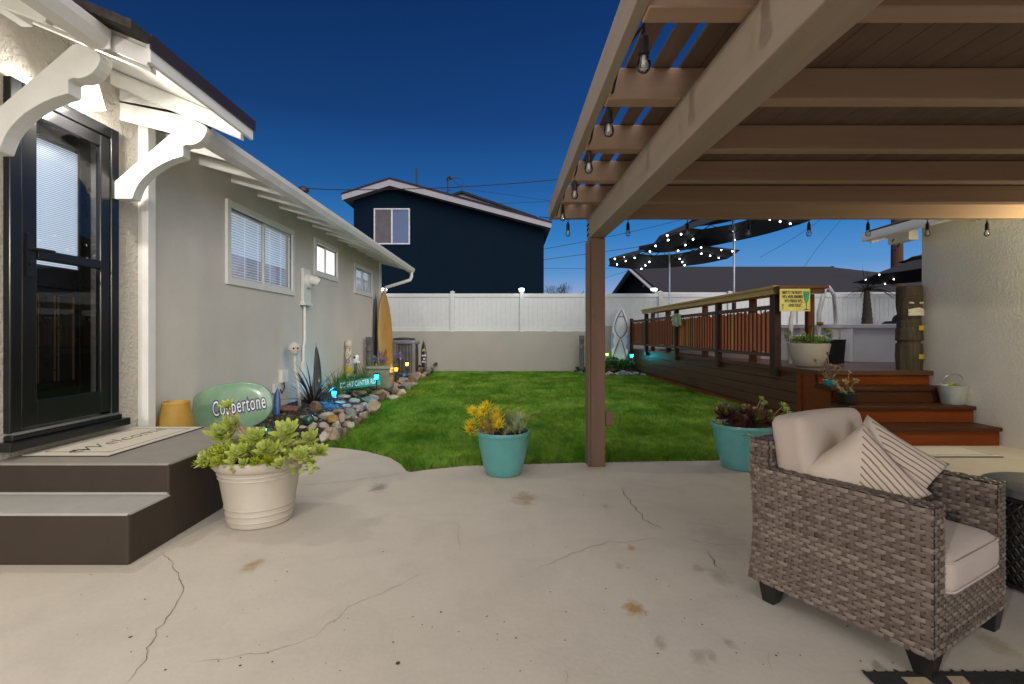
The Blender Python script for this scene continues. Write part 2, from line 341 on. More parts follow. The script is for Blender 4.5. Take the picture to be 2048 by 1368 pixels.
# joint and cracks in the slab: thin dark lines 2 mm proud
crack_mat = M('crack', (.17, .145, .115), .9, .3, 20)
def crack(pts, wd, rough=.010, name='pavement_crack', seed=1):
    rnd = random.Random(seed); g = MB(); P3 = []
    pts = [G(u, v) for u, v in pts]
    for a, b in zip(pts[:-1], pts[1:]):
        n = max(2, int((b-a).length/.025))
        for i in range(n): P3.append(a.lerp(b, i/n))
    P3.append(pts[-1]); n = len(P3); vs = []
    ph = rnd.uniform(0, 50)
    for i, p in enumerate(P3):
        d = (P3[min(i+1, n-1)]-P3[max(0, i-1)]).normalized(); s = Vector((-d.y, d.x, 0))
        j = noise.noise(Vector((ph, i*.35, 0)))*rough*2 + noise.noise(Vector((ph+9, i*1.3, 0)))*rough
        ww = wd*(.25+.95*abs(noise.noise(Vector((ph, 4, i*.4)))))*(min(1, i/4, (n-1-i)/4)*.85+.15)
        c = p+s*j; vs += [c-s*ww, c+s*ww]
    vs = [(p.x, p.y, .0022) for p in vs]
    g.add(vs, [(2*i, 2*i+1, 2*i+3, 2*i+2) for i in range(n-1)])
    return tag(g.build(name, crack_mat), kind='structure')
crack([(325, 1108), (345, 1125), (366, 1180), (352, 1215), (325, 1250), (290, 1305), (285, 1330), (255, 1368)], .0032, seed=2)
crack([(1068, 1140), (1120, 1118), (1170, 1098), (1210, 1086), (1260, 1083), (1335, 1075)], .0034, seed=3)
crack([(1243, 978), (1265, 1010), (1290, 1040), (1330, 1062)], .007, seed=4)
crack([(1360, 1071), (1400, 1085), (1440, 1090), (1500, 1088)], .0028, seed=5)
crack([(370, 1325), (480, 1315), (600, 1290), (640, 1265), (700, 1215), (760, 1185), (855, 1145)], .0016, seed=6)
crack([(912, 1040), (916, 1060), (920, 1100)], .0016, seed=7)
crack([(1125, 1340), (1130, 1355), (1136, 1368)], .003, seed=8)
crack([(1540, 1305), (1538, 1340)], .002, seed=9)
crack([(1418, 1102), (1425, 1120), (1450, 1150)], .006, seed=10)
crack([(596, 972), (700, 962), (806, 947)], .004, .001, 'patio_joint', 11)
# small dark specks of grit
g = MB(); rnd = random.Random(4)
for i in range(140):
    p = G(rnd.uniform(150, 1900), 960+400*rnd.random()**.6); r = rnd.uniform(.0012, .004)*(1.8 if rnd.random() < .1 else 1)
    g.add([(p.x+r*math.cos(a)*rnd.uniform(.6, 1.6), p.y+r*math.sin(a)*rnd.uniform(.6, 1.6), .002) for a in (0, 1, 2, 3.1, 4.2, 5.2)], [(0, 1, 2, 3, 4, 5)])
tag(g.build('grit', M('grit', (.05, .04, .03), .9)), kind='stuff')

DX = 3.88                                        # side plane of the raised deck
def bed_x(Y):                                    # border between the rock edge and the lawn
    t = [(5.25, -1.95), (6.0, -2.02), (6.8, -2.12), (8.8, -2.27), (11, -2.44), (13, -2.42), (15, -2.36), (15.9, -2.33)]
    for (a, xa), (b, xb) in zip(t[:-1], t[1:]):
        if Y <= b: return xa+(xb-xa)*max(0, (Y-a))/(b-a)
    return t[-1][1]
lawn_poly = [(-4, 4.2), (4.2, 4.2), (4.2, 15.9), (-4, 15.9)]
g = MB(); g.add([(x, y, -.025) for x, y in lawn_poly], [(0, 1, 2, 3)])
tag(g.build('lawn', lawn_mat('lawn_turf', False)), kind='structure')
# grass blades
def edge_y(x):
    e = sorted([(a, b) for a, b in edge if a > -.9 or b < 4.37])
    xs = np.array([a for a, b in e]); ys = np.array([b for a, b in e])
    return np.interp(x, xs, ys)
def left_x(y):
    ys = [4.36, 4.40, 4.6, 4.86, 5.12, 5.25, 5.33, 6.0, 6.8, 8.8, 11, 13, 15, 15.9]; xs = [-.86, -.9, -.98, -1.15, -1.44, -1.7, -1.95, -2.0, -2.08, -2.22, -2.38, -2.36, -2.3, -2.3]
    return np.interp(y, ys, xs)
def vnoise(x, y, s, seed=5):
    rs = np.random.RandomState(seed); g_ = rs.rand(256, 256); u = np.asarray(x)/s+1000; v = np.asarray(y)/s+1000
    i = np.floor(u).astype(int); j = np.floor(v).astype(int); fu = u-i; fv = v-j; fu = fu*fu*(3-2*fu); fv = fv*fv*(3-2*fv); G_ = lambda a, b: g_[a % 256, b % 256]
    return (G_(i, j)*(1-fu)+G_(i+1, j)*fu)*(1-fv)+(G_(i, j+1)*(1-fu)+G_(i+1, j+1)*fu)*fv
def blades(n, y0, y1, h0, h1, w0, w1):
    x = np.random.uniform(-2.45, DX, n); y = np.random.uniform(y0, y1, n)
    ok = (y > edge_y(x)-.012-.035*np.random.rand(n)**3) & (x > left_x(y)-.01) & (x < np.where(y > 14.2, 2.75, 9)) & ((x < DX-.02))
    kp = np.random.rand(n) < .25+1.1*np.clip(vnoise(x, y, .055)*.6+vnoise(x+50, y, .17)*.7-.25, 0, 1)
    ok &= kp
    x = x[ok]; y = y[ok]; n = len(x); a = np.random.uniform(0, 2*PI, n)
    near = np.clip((y-edge_y(x))/.12, 0, 1)
    h = np.random.uniform(h0, h1, n)*(.75+.25*near); w = np.random.uniform(w0, w1, n)
    lx = (np.random.normal(0, .4, n)+(vnoise(x, y+90, .30)-.5)*1.6)*h; ly = (np.random.normal(0, .4, n)+(vnoise(x+33, y, .45)-.5)*1.8)*h
    c, s = np.cos(a)*w/2, np.sin(a)*w/2
    z = np.full(n, -.03)
    v = np.stack([np.stack([x-c, y-s, z], 1), np.stack([x+c, y+s, z], 1), np.stack([x+lx*.35+c*.7, y+ly*.35+s*.7, z+h*.6], 1), np.stack([x+lx*.35-c*.7, y+ly*.35-s*.7, z+h*.6], 1), np.stack([x+lx, y+ly, z+h], 1)], 1).reshape(-1, 3)
    b = np.arange(n)*5
    dr = np.where(np.random.rand(n) < .55*np.clip(1-(y-edge_y(x))/.10, 0, 1)+.02, np.random.uniform(.4, 1, n), 0)*(np.sin(x*7)*.4+.6)
    return v, b, np.repeat(dr, 5)
dd = []; vv = []; ff = []; off = 0
for args in ((210000, 4.3, 6.4, .045, .095, .0045, .008), (170000, 6.4, 9.5, .045, .09, .007, .011), (140000, 9.5, 15.88, .045, .085, .010, .017)):
    v, b, d_ = blades(*args); dd.append(d_); vv.append(v); b = b+off; off += len(v)
    ff.append((b,))
vv = np.concatenate(vv); bb = np.concatenate([x[0] for x in ff]); n = len(bb)
me = bpy.data.meshes.new('grass'); me.vertices.add(len(vv)); me.vertices.foreach_set('co', vv.ravel())
me.loops.add(n*7); li = np.stack([bb, bb+1, bb+2, bb+3, bb+3, bb+2, bb+4], 1).ravel(); me.loops.foreach_set('vertex_index', li)
me.polygons.add(n*2); st = np.stack([np.arange(n)*7, np.arange(n)*7+4], 1).ravel(); me.polygons.foreach_set('loop_start', st)
me.update(calc_edges=True); me.attributes.new('dry', 'FLOAT', 'POINT').data.foreach_set('value', np.concatenate(dd).astype(np.float32))
me.materials.append(lawn_mat('grass_blade', True)); o = bpy.data.objects.new('grass', me); COL.objects.link(o)
tag(o, 'short mown green grass covering the yard', 'grass', kind='stuff')
# flower bed mound by the house
HX = -3.03
def mound(x, Y):
    e = bed_x(Y)-.02; t = max(0.0, min(1.0, (e-x)/(e-HX))); s = min(1, max(0, (Y-5.0)/.9))
    return (.02+.22*math.sin(t*PI/2))*s + .02*noise.noise(Vector((x*5, Y*5, 0)))*min(1, t*4)
g = MB(); ny, nx = 150, 16
vs = []
for j in range(ny+1):
    Y = 5.0+(15.9-5.0)*j/ny
    for i in range(nx+1):
        e = bed_x(Y)-.02; x = e+(HX-.4-e)*i/nx; vs.append((x, Y, mound(x, Y) if i else -.04))
g.add(vs, [(j*(nx+1)+i, j*(nx+1)+i+1, (j+1)*(nx+1)+i+1, (j+1)*(nx+1)+i) for j in range(ny) for i in range(nx)])
tag(g.build('flower_bed', MAT['soil'], smooth=True), kind='structure')
# gravel scattered in the bed
g = MB(); rnd = random.Random(11)
def pebble(g, c, r, rnd):
    a = rnd.uniform(0, PI); vs = []
    for k in range(6): vs.append((c[0]+r*math.cos(k*PI/3+a)*rnd.uniform(.7, 1.2), c[1]+r*math.sin(k*PI/3+a)*rnd.uniform(.7, 1.2), c[2]+r*rnd.uniform(-.1, .25)))
    vs.append((c[0], c[1], c[2]+r*.7)); g.add(vs, [(k, (k+1) % 6, 6) for k in range(6)])
for i in range(2600):
    Y = 5.2+(13-5.2)*rnd.random()**1.5; x = rnd.uniform(HX, bed_x(Y)-.1); g.cur = rnd.random(); pebble(g, (x, Y, mound(x, Y)), rnd.uniform(.008, .02), rnd)
def tintmat(name, ca, cb, rough=.7, tv=True):
    m, nt, b, L = newmat(name); a = nt.nodes.new('ShaderNodeAttribute'); a.attribute_name = 'tint'
    co = coords(nt); L(mixc(nt, mth(nt, 'MULTIPLY', nz(nt, co, 40, 3), .5), mixc(nt, a.outputs['Fac'], ca, cb), tuple(x*.6 for x in ca)), b.inputs['Base Color']); b.inputs['Roughness'].default_value = rough; return m
tag(g.build('gravel', tintmat('gravel', (.05, .05, .055), (.22, .2, .18))), 'small dark gravel on the flower bed', 'gravel', kind='stuff')
# ---------------------------------------------------------------- the house with the black door
HY0, HY1 = -3.4, 11.75
house = thing('house', (HX, 6.0, 0), 'beige stucco house with black storm door, white bracketed porch roof and three white windows', 'house')
WT = .18
def wall_x(mb, X, y0, y1, z0, z1, openings, sgn=-1, t=WT):      # wall in the plane X, thickness away from the yard, with holes
    ys = sorted({y0, y1, *[o for a in openings for o in a[:2] if y0 < o < y1]}); zs = sorted({z0, z1, *[o for a in openings for o in a[2:] if z0 < o < z1]})
    for a, b in zip(ys[:-1], ys[1:]):
        for c, d in zip(zs[:-1], zs[1:]):
            if any(o[0] <= (a+b)/2 <= o[1] and o[2] <= (c+d)/2 <= o[3] for o in openings): continue
            mb.box(min(X, X+sgn*t), a, c, max(X, X+sgn*t), b, d)
def wy(u): return wallY(u, HX+.02)
DOOR = (3.04, 3.79, .60, 2.70)
wins = []
for (u0, u1, vt, vb, ur) in ((455, 590, 396.5, 567.5, 455), (630.3, 677.8, 474, 550.5, 630.3), (710, 746, 525.4, 585.6, 710)):
    y0, y1 = wy(u0), wy(u1); wins.append((y0+.075, y1-.075, CZ-(vb-V0)*y0/F+.075, CZ-(vt-V0)*y0/F-.075))
g = MB(); wall_x(g, HX, HY0, 4.11, -.1, 3.4, [DOOR]); g.build('wall', MAT['stucco_rough'], house)
g = MB(); wall_x(g, HX-.004, 4.11, HY1, -.1, 3.15, wins)
g.box(-9, HY1-WT, -.1, HX-.004-WT, HY1, 3.1); g.build('wall', MAT['stucco_smooth'], house)
g = MB(); g.box(HX, 4.08, .0, HX+.085, 4.17, 3.02); g.build('corner_board', MAT['white_paint'], house, bevel=.004)
g = MB(); g.box(HX-.02, HY1-.09, .2, HX+.03, HY1+.03, 2.9); g.build('corner_board', MAT['white_paint'], house, bevel=.004)
# interior darkness behind the openings
g = MB(); g.box(HX-1.2, HY0, 0, HX-1.18, HY1, 3.0); g.build('inner_wall', M('inner_wall', (.35, .33, .3), .8), house)
# main roof
EX, EZ, PIT = -2.40, 2.80, .27
g = MB()
def slab(mb, x0, z0, x1, z1, y0, y1, t, up=0.0):
    mb.add([(x, y, z+dz+up) for y in (y0, y1) for dz in (0, t) for x, z in ((x0, z0), (x1, z1))], [(0, 1, 5, 4), (2, 6, 7, 3), (0, 2, 3, 1), (4, 5, 7, 6), (0, 4, 6, 2), (1, 3, 7, 5)])
slab(g, EX, EZ-.01, -7, EZ-.01+PIT*4.6, 3.92, HY1+.35, .022); g.build('roof_sheathing', MAT['white_paint'], house)
g = MB(); slab(g, EX+.03, EZ+.005, -7, EZ+PIT*4.6+.014, 3.90, HY1+.38, .035); g.build('roof', MAT['shingle'], house)
Y = 4.35
while Y < HY1+.3:
    g = MB(); a = Vector((EX-.03, Y, EZ-.065+PIT*.03)); b = Vector((HX-.1, Y, EZ-.065+PIT*.73)); g.beam(a, b, .042, .09)
    g.build('rafter_tail', MAT['white_paint'], house, bevel=.003); Y += .565
g = MB(); g.box(EX-.025, 3.92, EZ-.115, EX-.002, HY1+.36, EZ-.012); g.build('fascia', MAT['white_paint'], house)
gp = [(0, .10), (0, 0), (.075, 0), (.105, .055), (.112, .10), (.102, .10), (.095, .058), (.068, .010), (.010, .010), (.010, .10)]
g = MB(); g.prism(gp, lambda p, q, t: (EX+p, t, EZ-.115+q), 3.86, HY1+.42); g.build('gutter', MAT['aluminium_white'], house)
g = MB(); g.tube([(EX+.05, HY1+.3, EZ-.11), (EX+.05, HY1+.3, EZ-.22), (EX+.02, HY1+.28, EZ-.30), (EX-.12, HY1+.2, EZ-.36), (HX+.12, HY1+.06, EZ-.50), (HX+.09, HY1+.04, EZ-.6), (HX+.09, HY1+.04, .2)], .04, 10)
g.build('downspout', MAT['aluminium_white'], house, smooth=50)
g = MB(); g.tube([(-3.25, 7.9, 2.95), (-3.25, 7.9, 3.42)], .04, 10); g.tube([(-3.25, 7.9, 3.42), (-3.25, 7.9, 3.45), (-3.25, 7.9, 3.50), (-3.25, 7.9, 3.53)], [.04, .085, .085, .03], 10)
g.build('roof_vent', MAT['metal_dark'], house, smooth=40)
# awning roof over the door
AX, AZ, AP, A0, A1 = -2.02, 2.80, .42, 2.80, 3.90
g = MB(); slab(g, AX, AZ, -3.9, AZ+AP*1.88, A0, A1, .02); g.build('awning_sheathing', MAT['white_paint'], house)
g = MB(); slab(g, AX+.025, AZ+.012, -3.9, AZ+AP*1.88+.022, A0-.16, A1+.03, .05); g.build('awning_roof', MAT['shingle'], house)
g = MB(); g.box(AX-.004, A0-.012, AZ-.085, AX+.02, A1+.01, AZ+.02); g.build('fascia', MAT['white_paint'], house, bevel=.003)
g = MB(); g.box(AX+.022, A0-.02, AZ-.012, AX+.034, A1+.02, AZ+.066); g.build('drip_edge', M('drip_edge', (.05, .03, .028), .35, .1, 4, metal=.3), house)
def rake(y, t, dx, h):
    g = MB(); g.add([(x, yy, z+dz) for yy in (y, y+t) for dz in (-h, -.004) for x, z in ((AX-dx, AZ+AP*dx), (-3.75, AZ+AP*1.73))], [(0, 1, 3, 2), (4, 6, 7, 5), (0, 4, 5, 1), (2, 3, 7, 6), (0, 2, 6, 4), (1, 5, 7, 3)])
    return g.build('rake_board', MAT['white_paint'], house, bevel=.003)
rake(A0-.012, .025, .0, .10); rake(2.845, .05, .02, .115); rake(3.80, .05, .02, .125)
g = MB(); g.add([(AX-.12, 3.892, AZ+.05-.30*.0), (-3.75, 3.892, EZ+PIT*1.3), (-3.75, 3.892, AZ+AP*1.73), (AX-.02, 3.892, AZ)], [(0, 1, 2, 3)]); g.add([(EX+.02, 3.893, EZ-.1), (-3.75, 3.893, EZ+PIT*1.3-.1), (-3.75, 3.893, AZ+AP*1.73), (EX+.02, 3.893, AZ+AP*.35)], [(0, 1, 2, 3)]); g.build('gable_infill', MAT['white_paint'], house)
# lower porch roof nearer the camera, with its gutter
g = MB(); slab(g, -2.29, 2.865, -3.9, 2.865+.38*1.61, -1.5, 2.70, .02); g.build('porch_ceiling', MAT['white_paint'], house)
g = MB(); slab(g, -2.27, 2.892, -3.9, 2.892+.38*1.63, -1.5, 2.66, .04); g.build('porch_roof', MAT['shingle'], house)
g = MB(); g.prism(gp, lambda p, q, t: (-2.31+p*1.05, t, 2.775+q), -1.5, 2.76); g.box(-2.312, 2.755, 2.772, -2.2, 2.765, 2.878); g.build('gutter', MAT['aluminium_white'], house, bevel=.002)
for yy in (-.4, .35, 1.1, 1.85, 2.55):
    g = MB(); g.beam((-2.33, yy, 2.82), (-3.2, yy, 2.82+.38*.87), .045, .09); g.build('rafter_tail', MAT['white_paint'], house, bevel=.003)
g = MB(); g.beam((-2.62, -1.5, 2.92), (-2.62, 2.72, 2.92), .06, .10); g.build('purlin', MAT['white_paint'], house, bevel=.003)
# scroll brackets
def sc_pts():
    px = [(700, 1130), (700, 1210), (835, 1210), (845, 1180), (862, 1140), (885, 1105), (915, 1072), (950, 1040), (990, 1014), (1030, 992), (1080, 970), (1145, 952), (1145, 890), (1165, 882), (1195, 884), (1225, 876), (1252, 860), (1274, 834), (1288, 805), (1289, 780), (1275, 764), (1190, 728), (1165, 733)]
    return [((x/3.039-230)*.0038, CZ-(y/3.039-V0)*.0038) for x, y in px]
for y0 in (2.80, 3.79):
    g = MB(); g.prism(sc_pts(), lambda p, q, t: (HX+.002+p, t, q), y0, y0+.09); g.build('bracket', MAT['white_paint'], house, bevel=.004)
# door
door = MB(); fx = HX+.03
d0, d1, dz0, dz1 = DOOR
g = MB(); g.box(fx-.10, d0-.045, dz0, fx+.012, d0+.03, dz1+.05); g.box(fx-.10, d1-.03, dz0, fx+.012, d1+.045, dz1+.05); g.box(fx-.10, d0+.03, dz1-.03, fx+.012, d1-.03, dz1+.05)
dr = g.build('door_frame', MAT['black_paint'], house, bevel=.006)
sd = MB(); sx0, sx1 = fx-.035, fx+.004; s0, s1 = d0+.035, d1-.035; zb, zm, zt = dz0+.02, 1.72, dz1-.035
sd.box(sx0, s0, zb, sx1, s0+.10, zt); sd.box(sx0, s1-.085, zb, sx1, s1, zt); sd.box(sx0, s0+.10, zb, sx1, s1-.085, zb+.16); sd.box(sx0, s0+.10, zt-.085, sx1, s1-.085, zt)
sd.box(sx0-.004, s0+.10, zm-.045, sx1+.006, s1-.085, zm+.02)
storm = sd.build('storm_door', MAT['black_paint'], house, bevel=.006)
for a, b in ((zb+.16, zm-.045), (zm+.02, zt-.085)):
    g = MB(); x = fx-.018; g.add([(x, s0+.095, a-.005), (x, s1-.08, a-.005), (x, s1-.08, b+.005), (x, s0+.095, b+.005)], [(0, 1, 2, 3)]); g.build('glass', MAT['door_glass'], storm)
g = MB(); yh = s0+.045; g.box(sx1, yh-.02, 1.56, sx1+.012, yh+.02, 1.83); g.tube([(sx1+.01, yh, 1.73), (sx1+.055, yh, 1.73), (sx1+.06, yh+.02, 1.73), (sx1+.06, yh+.11, 1.73)], .009, 8); g.tube([(sx1+.01, yh, 1.64), (sx1+.025, yh, 1.64)], .014, 10); g.build('handle', M('handle_dark', (.05, .05, .055), .35, metal=.8), storm, smooth=40)
g = MB(); g.box(HX+.002, d0-.10, dz0-.10, HX+.10, d1+.085, dz0-.045); g.box(HX+.002, d0-.05, dz0-.045, HX+.062, d1+.05, dz0-.012); g.build('threshold', MAT['black_paint'], house, bevel=.006)
g = MB(); g.box(HX+.002, d0-.03, dz0-.011, HX+.058, d1+.03, dz0+.004); g.build('sill_strip', MAT['steel'], house)
# inner door seen through the glass
ix = HX-.12
g = MB(); y0, y1 = d0+.02, d1-.02
g.box(ix-.04, y0, dz0+.01, ix, y0+.10, dz1-.02); g.box(ix-.04, y1-.10, dz0+.01, ix, y1, dz1-.02); g.box(ix-.04, y0+.1, dz0+.01, ix, y1-.1, dz0+.22); g.box(ix-.04, y0+.1, 1.52, ix, y1-.1, 1.66); g.box(ix-.04, y0+.1, dz1-.16, ix, y1-.1, dz1-.02); g.box(ix-.035, y0+.1, dz0+.22, ix-.02, y1-.1, 1.52)
n = 3
for k in range(n):
    a = y0+.13+(y1-y0-.26)*k/n; b = y0+.13+(y1-y0-.26)*(k+1)/n-.02
    g.box(ix-.02, a, dz0+.27, ix-.006, b, 1.47)
idr = g.build('inner_door', M('inner_door', (.016, .014, .013), .3, .2, 4), house, bevel=.008)
g = MB()
for k in range(n):
    a = y0+.13+(y1-y0-.26)*k/n; b = y0+.13+(y1-y0-.26)*(k+1)/n-.02
    g.box(ix-.006, a, .87, ix+.004, a+.007, 1.47); g.box(ix-.006, b-.007, .87, ix+.004, b, 1.47)
g.build('panel_highlight', M('edge_highlight', (.30, .2, .12), .3, .2, 6, metal=.6), idr)  # lighter strips draw the highlights along the inner door's panel edges
g = MB(); z = 1.67
while z < dz1-.18: g.add([(ix-.012, y0+.1, z), (ix-.012, y1-.1, z), (ix-.022, y1-.1, z+.013), (ix-.022, y0+.1, z+.013)], [(0, 1, 2, 3)]); z += .0135
g.build('blind', M('door_blind', (.78, .84, .9), .5, .03, 3, emit=(.62, .72, .85), es=.48), idr)  # blind emits a weak glow in place of light on the slats
# wall windows: casing frame, sashes, glass, blinds
lit = [(.34, (.75, .85, .95)), (1.15, (1, 1, .98)), (.42, (.85, .93, 1))]
for k, (y0, y1, z0, z1) in enumerate(wins):
    X = HX
    g = MB(); c = .075
    for a, b, cc, d in ((y0-c, y0, z0-c, z1+c), (y1, y1+c, z0-c, z1+c), (y0, y1, z1, z1+c), (y0, y1, z0-c, z0)): g.box(X-.05, a, cc, X+.022, b, d)
    wf = g.build('window', MAT['white_paint'], house, bevel=.004)
    ym = (y0+y1)/2+(.03 if k == 0 else 0); g = MB(); s = .03
    for a, b in ((y0, ym+.012), (ym-.012, y1)):
        xx = X-.03 if a == y0 else X-.012
        g.box(xx-.02, a, z0, xx, a+s, z1); g.box(xx-.02, b-s, z0, xx, b, z1); g.box(xx-.02, a+s, z0, xx, b-s, z0+s); g.box(xx-.02, a+s, z1-s, xx, b-s, z1)
    g.build('sash', MAT['white_vinyl'], wf, bevel=.002)
    if k != 1:
        g = MB(); g.add([(X-.035, y0, z0), (X-.035, y1, z0), (X-.035, y1, z1), (X-.035, y0, z1)], [(0, 1, 2, 3)]); g.build('glass', MAT['pane'], wf)
    es, ec = lit[k]
    if k == 1:
        g = MB(); g.add([(X-.036, y0, z0), (X-.036, y1, z0), (X-.036, y1, z1), (X-.036, y0, z1)], [(0, 1, 2, 3)]); g.build('glass', M('frosted_glass', (.8, .8, .8), .3, .02, 3, emit=(1, .98, .95), es=1.0), wf)
    else:
        g = MB(); z = z0+.01; rnd = random.Random(k)
        while z < z1-.02:
            op = .03 if z > z0+.27 else .010
            g.add([(X-.075, y0, z), (X-.075, y1, z), (X-.075-(.008 if op > .02 else .028), y1, z+(.026 if op > .02 else .012)), (X-.075-(.008 if op > .02 else .028), y0, z+(.026 if op > .02 else .012))], [(0, 1, 2, 3)]); z += .031
        for q in np.linspace(y0+.15, y1-.15, 5): g.box(X-.079, q-.004, z0, X-.074, q+.004, z1)
        g.build('blind', M('blind%d' % k, (.78, .82, .85), .5, .03, 3, emit=ec, es=es), wf)  # emission stands in for light falling on the blind
        g = MB(); g.box(X-.22, y0-.05, z0-.05, X-.21, y1+.05, z1+.05); g.build('room_wall', M('room%d' % k, (.4, .36, .36), .8, .5, 3, emit=(.8, .7, .75), es=.12), wf)  # wall emits faintly in place of indoor lighting
# utilities on the wall
Yb = wallY(600, HX); g = MB(); g.box(HX, Yb+.02, 1.62, HX+.05, Yb+.27, 2.16); g.box(HX, Yb+.0, 1.62, HX+.07, Yb+.29, 1.66)
g.lathe([(.0, .055), (.10, .055), (.105, .0), (.085, -.0)], (HX+.05, Yb+.15, 1.98), 20, Matrix.Rotation(R(90), 4, 'Y'))
g.tube([(HX+.05, Yb+.15, 2.0), (HX+.16, Yb+.17, 1.99), (HX+.21, Yb+.18, 1.96)], [.075, .07, .055], 14); g.build('meter_box', MAT['white_paint'], house, smooth=40)
g = MB(); g.tube([(HX+.025, Yb+.1, 1.63), (HX+.025, Yb+.1, 1.1), (HX+.025, Yb+.06, 1.0), (HX+.03, Yb+.05, .78)], .020, 8); g.box(HX, Yb+.02, .565, HX+.05, Yb+.09, .80); g.build('conduit', MAT['white_paint'], house, smooth=40)
# outlet box with plug
Yo = wallY(556, HX); g = MB(); g.box(HX, Yo, .56, HX+.06, Yo+.17, .725); g.box(HX, Yo-.17, .44, HX+.035, Yo+.02, .555); g.build('outlet_box', MAT['white_paint'], house, bevel=.006)
g = MB(); g.tube([(HX+.05, Yo+.06, .57), (HX+.06, Yo+.06, .49), (HX+.05, Yo+.0, .42), (HX+.045, Yo-.03, .48)], .008, 6); g.build('plug_cord', MAT['black_plastic'], house, smooth=True)

# ---------------------------------------------------------------- porch step and its lamp
g = MB(); px0 = HX
prof = [(2.59, 0), (2.59, .27), (2.90, .27), (2.90, .45), (4.06, .45), (4.06, 0)]
g.prism(prof, lambda p, q, t: (t, p, q), px0-1.5, -1.97)
pm, nt_, b_, L_ = newmat('porch_concrete'); co = coords(nt_); ge = nt_.nodes.new('ShaderNodeNewGeometry'); sp_ = nt_.nodes.new('ShaderNodeSeparateXYZ'); L_(ge.outputs['True Normal'], sp_.inputs[0])
n_ = nz(nt_, co, 7, 5); chip = mth(nt_, 'GREATER_THAN', sp_.outputs[2], .35)
pz_ = nt_.nodes.new('ShaderNodeSeparateXYZ'); L_(co, pz_.inputs[0]); top = mixc(nt_, mth(nt_, 'GREATER_THAN', pz_.outputs[2], .4), mixc(nt_, n_, (.28, .27, .25), (.38, .365, .34)), mixc(nt_, n_, (.19, .17, .145), (.27, .245, .21))); side = mixc(nt_, n_, (.026, .016, .009), (.040, .026, .017)); wear = ramp(nt_, nz(nt_, co, 28, 4), [(.66, (0, 0, 0)), (.71, (1, 1, 1))])
L_(mixc(nt_, chip, side, mixc(nt_, mth(nt_, 'MULTIPLY', wear, .25), top, (.4, .38, .35))), b_.inputs['Base Color']); b_.inputs['Roughness'].default_value = .65; bump(nt_, nz(nt_, co, 55, 4), .35, .004, b_)
tag(g.build('porch_steps', pm, loc=(HX, 3.3, 0), bevel=.012, bseg=2), 'dark brown painted concrete porch steps with grey treads below the black door', 'steps')
mat_x0, mat_x1, my0, my1 = -2.99, -2.44, 3.05, 4.0
wm = thing('door_mat', (-2.7, 3.5, .45), 'cream welcome mat with thin dark border lines lying on the porch', 'door mat')
MATC = M('mat_cream', (.55, .50, .41), .9, .08, 60, bmp=.4, bs=300, bd=.002); MATD = M('mat_ink', (.05, .045, .04), .9)
g = MB(); g.box(mat_x0, my0, .4505, mat_x1, my1, .456); g.build('backing', MATD, wm)
g = MB(); g.box(mat_x0+.008, my0+.01, .455, mat_x1-.008, my1-.01, .460); g.build('pile', MATC, wm)
g = MB(); i = .055; x0, x1, y0, y1 = mat_x0+i+.02, mat_x1-i, my0+i+.03, my1-i-.03; t = .005; z0, z1 = .4601, .4612
for a, b, c, d in ((x0, x1, y0, y0+t), (x0, x1, y1-t, y1), (x0, x0+t, y0+t, y1-t), (x1-t, x1, y0+t, y1-t)): g.box(a, c, z0, b, d, z1)
g.build('border', MATD, wm)
g = MB(); TM = Matrix(((0, -1, 0, -2.715), (1, 0, 0, 3.52), (0, 0, 1, .4607), (0, 0, 0, 1)))
text_mb(g, 'Welcome', .17, TM, 1.15, .35, -.003, .0008); 
for q in range(3): g.tube([(-2.715+.05*math.cos(a)*(1-.25*q), 3.16+.045*math.sin(a)*(1-.2*q), .4612) for a in np.linspace(.4+q, 4.5+q, 14)], .0022, 5)
g.build('lettering', MATD, wm)
lampx, lampy, lampz = HX+.17, 3.36, 2.83
wl = thing('wall_lamp', (HX, lampy, lampz), 'lit square white glass wall lamp above the black door', 'lamp')
g = MB(); g.box(HX, lampy-.06, lampz-.08, HX+.02, lampy+.06, lampz+.16); g.tube([(HX+.02, lampy, lampz+.13), (lampx-.05, lampy, lampz+.17), (lampx, lampy, lampz+.14)], .012, 8); g.build('arm', MAT['steel'], wl, smooth=40)
g = MB(); g.add([(lampx+sx*.055, lampy+sy*.055, lampz+.09) for sx, sy in ((-1, -1), (1, -1), (1, 1), (-1, 1))]+[(lampx+sx*.085, lampy+sy*.085, lampz-.09) for sx, sy in ((-1, -1), (1, -1), (1, 1), (-1, 1))], [(0, 1, 5, 4), (1, 2, 6, 5), (2, 3, 7, 6), (3, 0, 4, 7)]); g.build('shade', emit('lamp_glass', (1, .95, .86), 1.6), wl)
g = MB(); g.lathe([(.001, .05), (.03, .048), (.055, .03), (.075, 0), (.07, 0), (.05, .025), (.001, .04)], (lampx, lampy, lampz+.09), 20); g.build('cap', MAT['steel'], wl, smooth=True)
def lamp(name, loc, e, col, r=.04):
    l = bpy.data.lights.new(name, 'POINT'); l.energy = e; l.color = col; l.shadow_soft_size = r; o = bpy.data.objects.new(name, l); COL.objects.link(o); o.location = loc; return o
lamp('porch_light', (lampx+.02, lampy-.02, lampz-.12), 42, (1, .95, .87), .045)

# unseen wall lamp added behind the camera to light pergola and right wall
w2 = copy_tree(wl); w2.location = (HX, -2.3, 2.45); w2['label'] = 'unseen lit wall lamp added farther along the house wall, behind the camera'
lamp('unseen_wall_light', (HX+.25, -2.32, 2.33), 400, (1, .93, .83), .06)
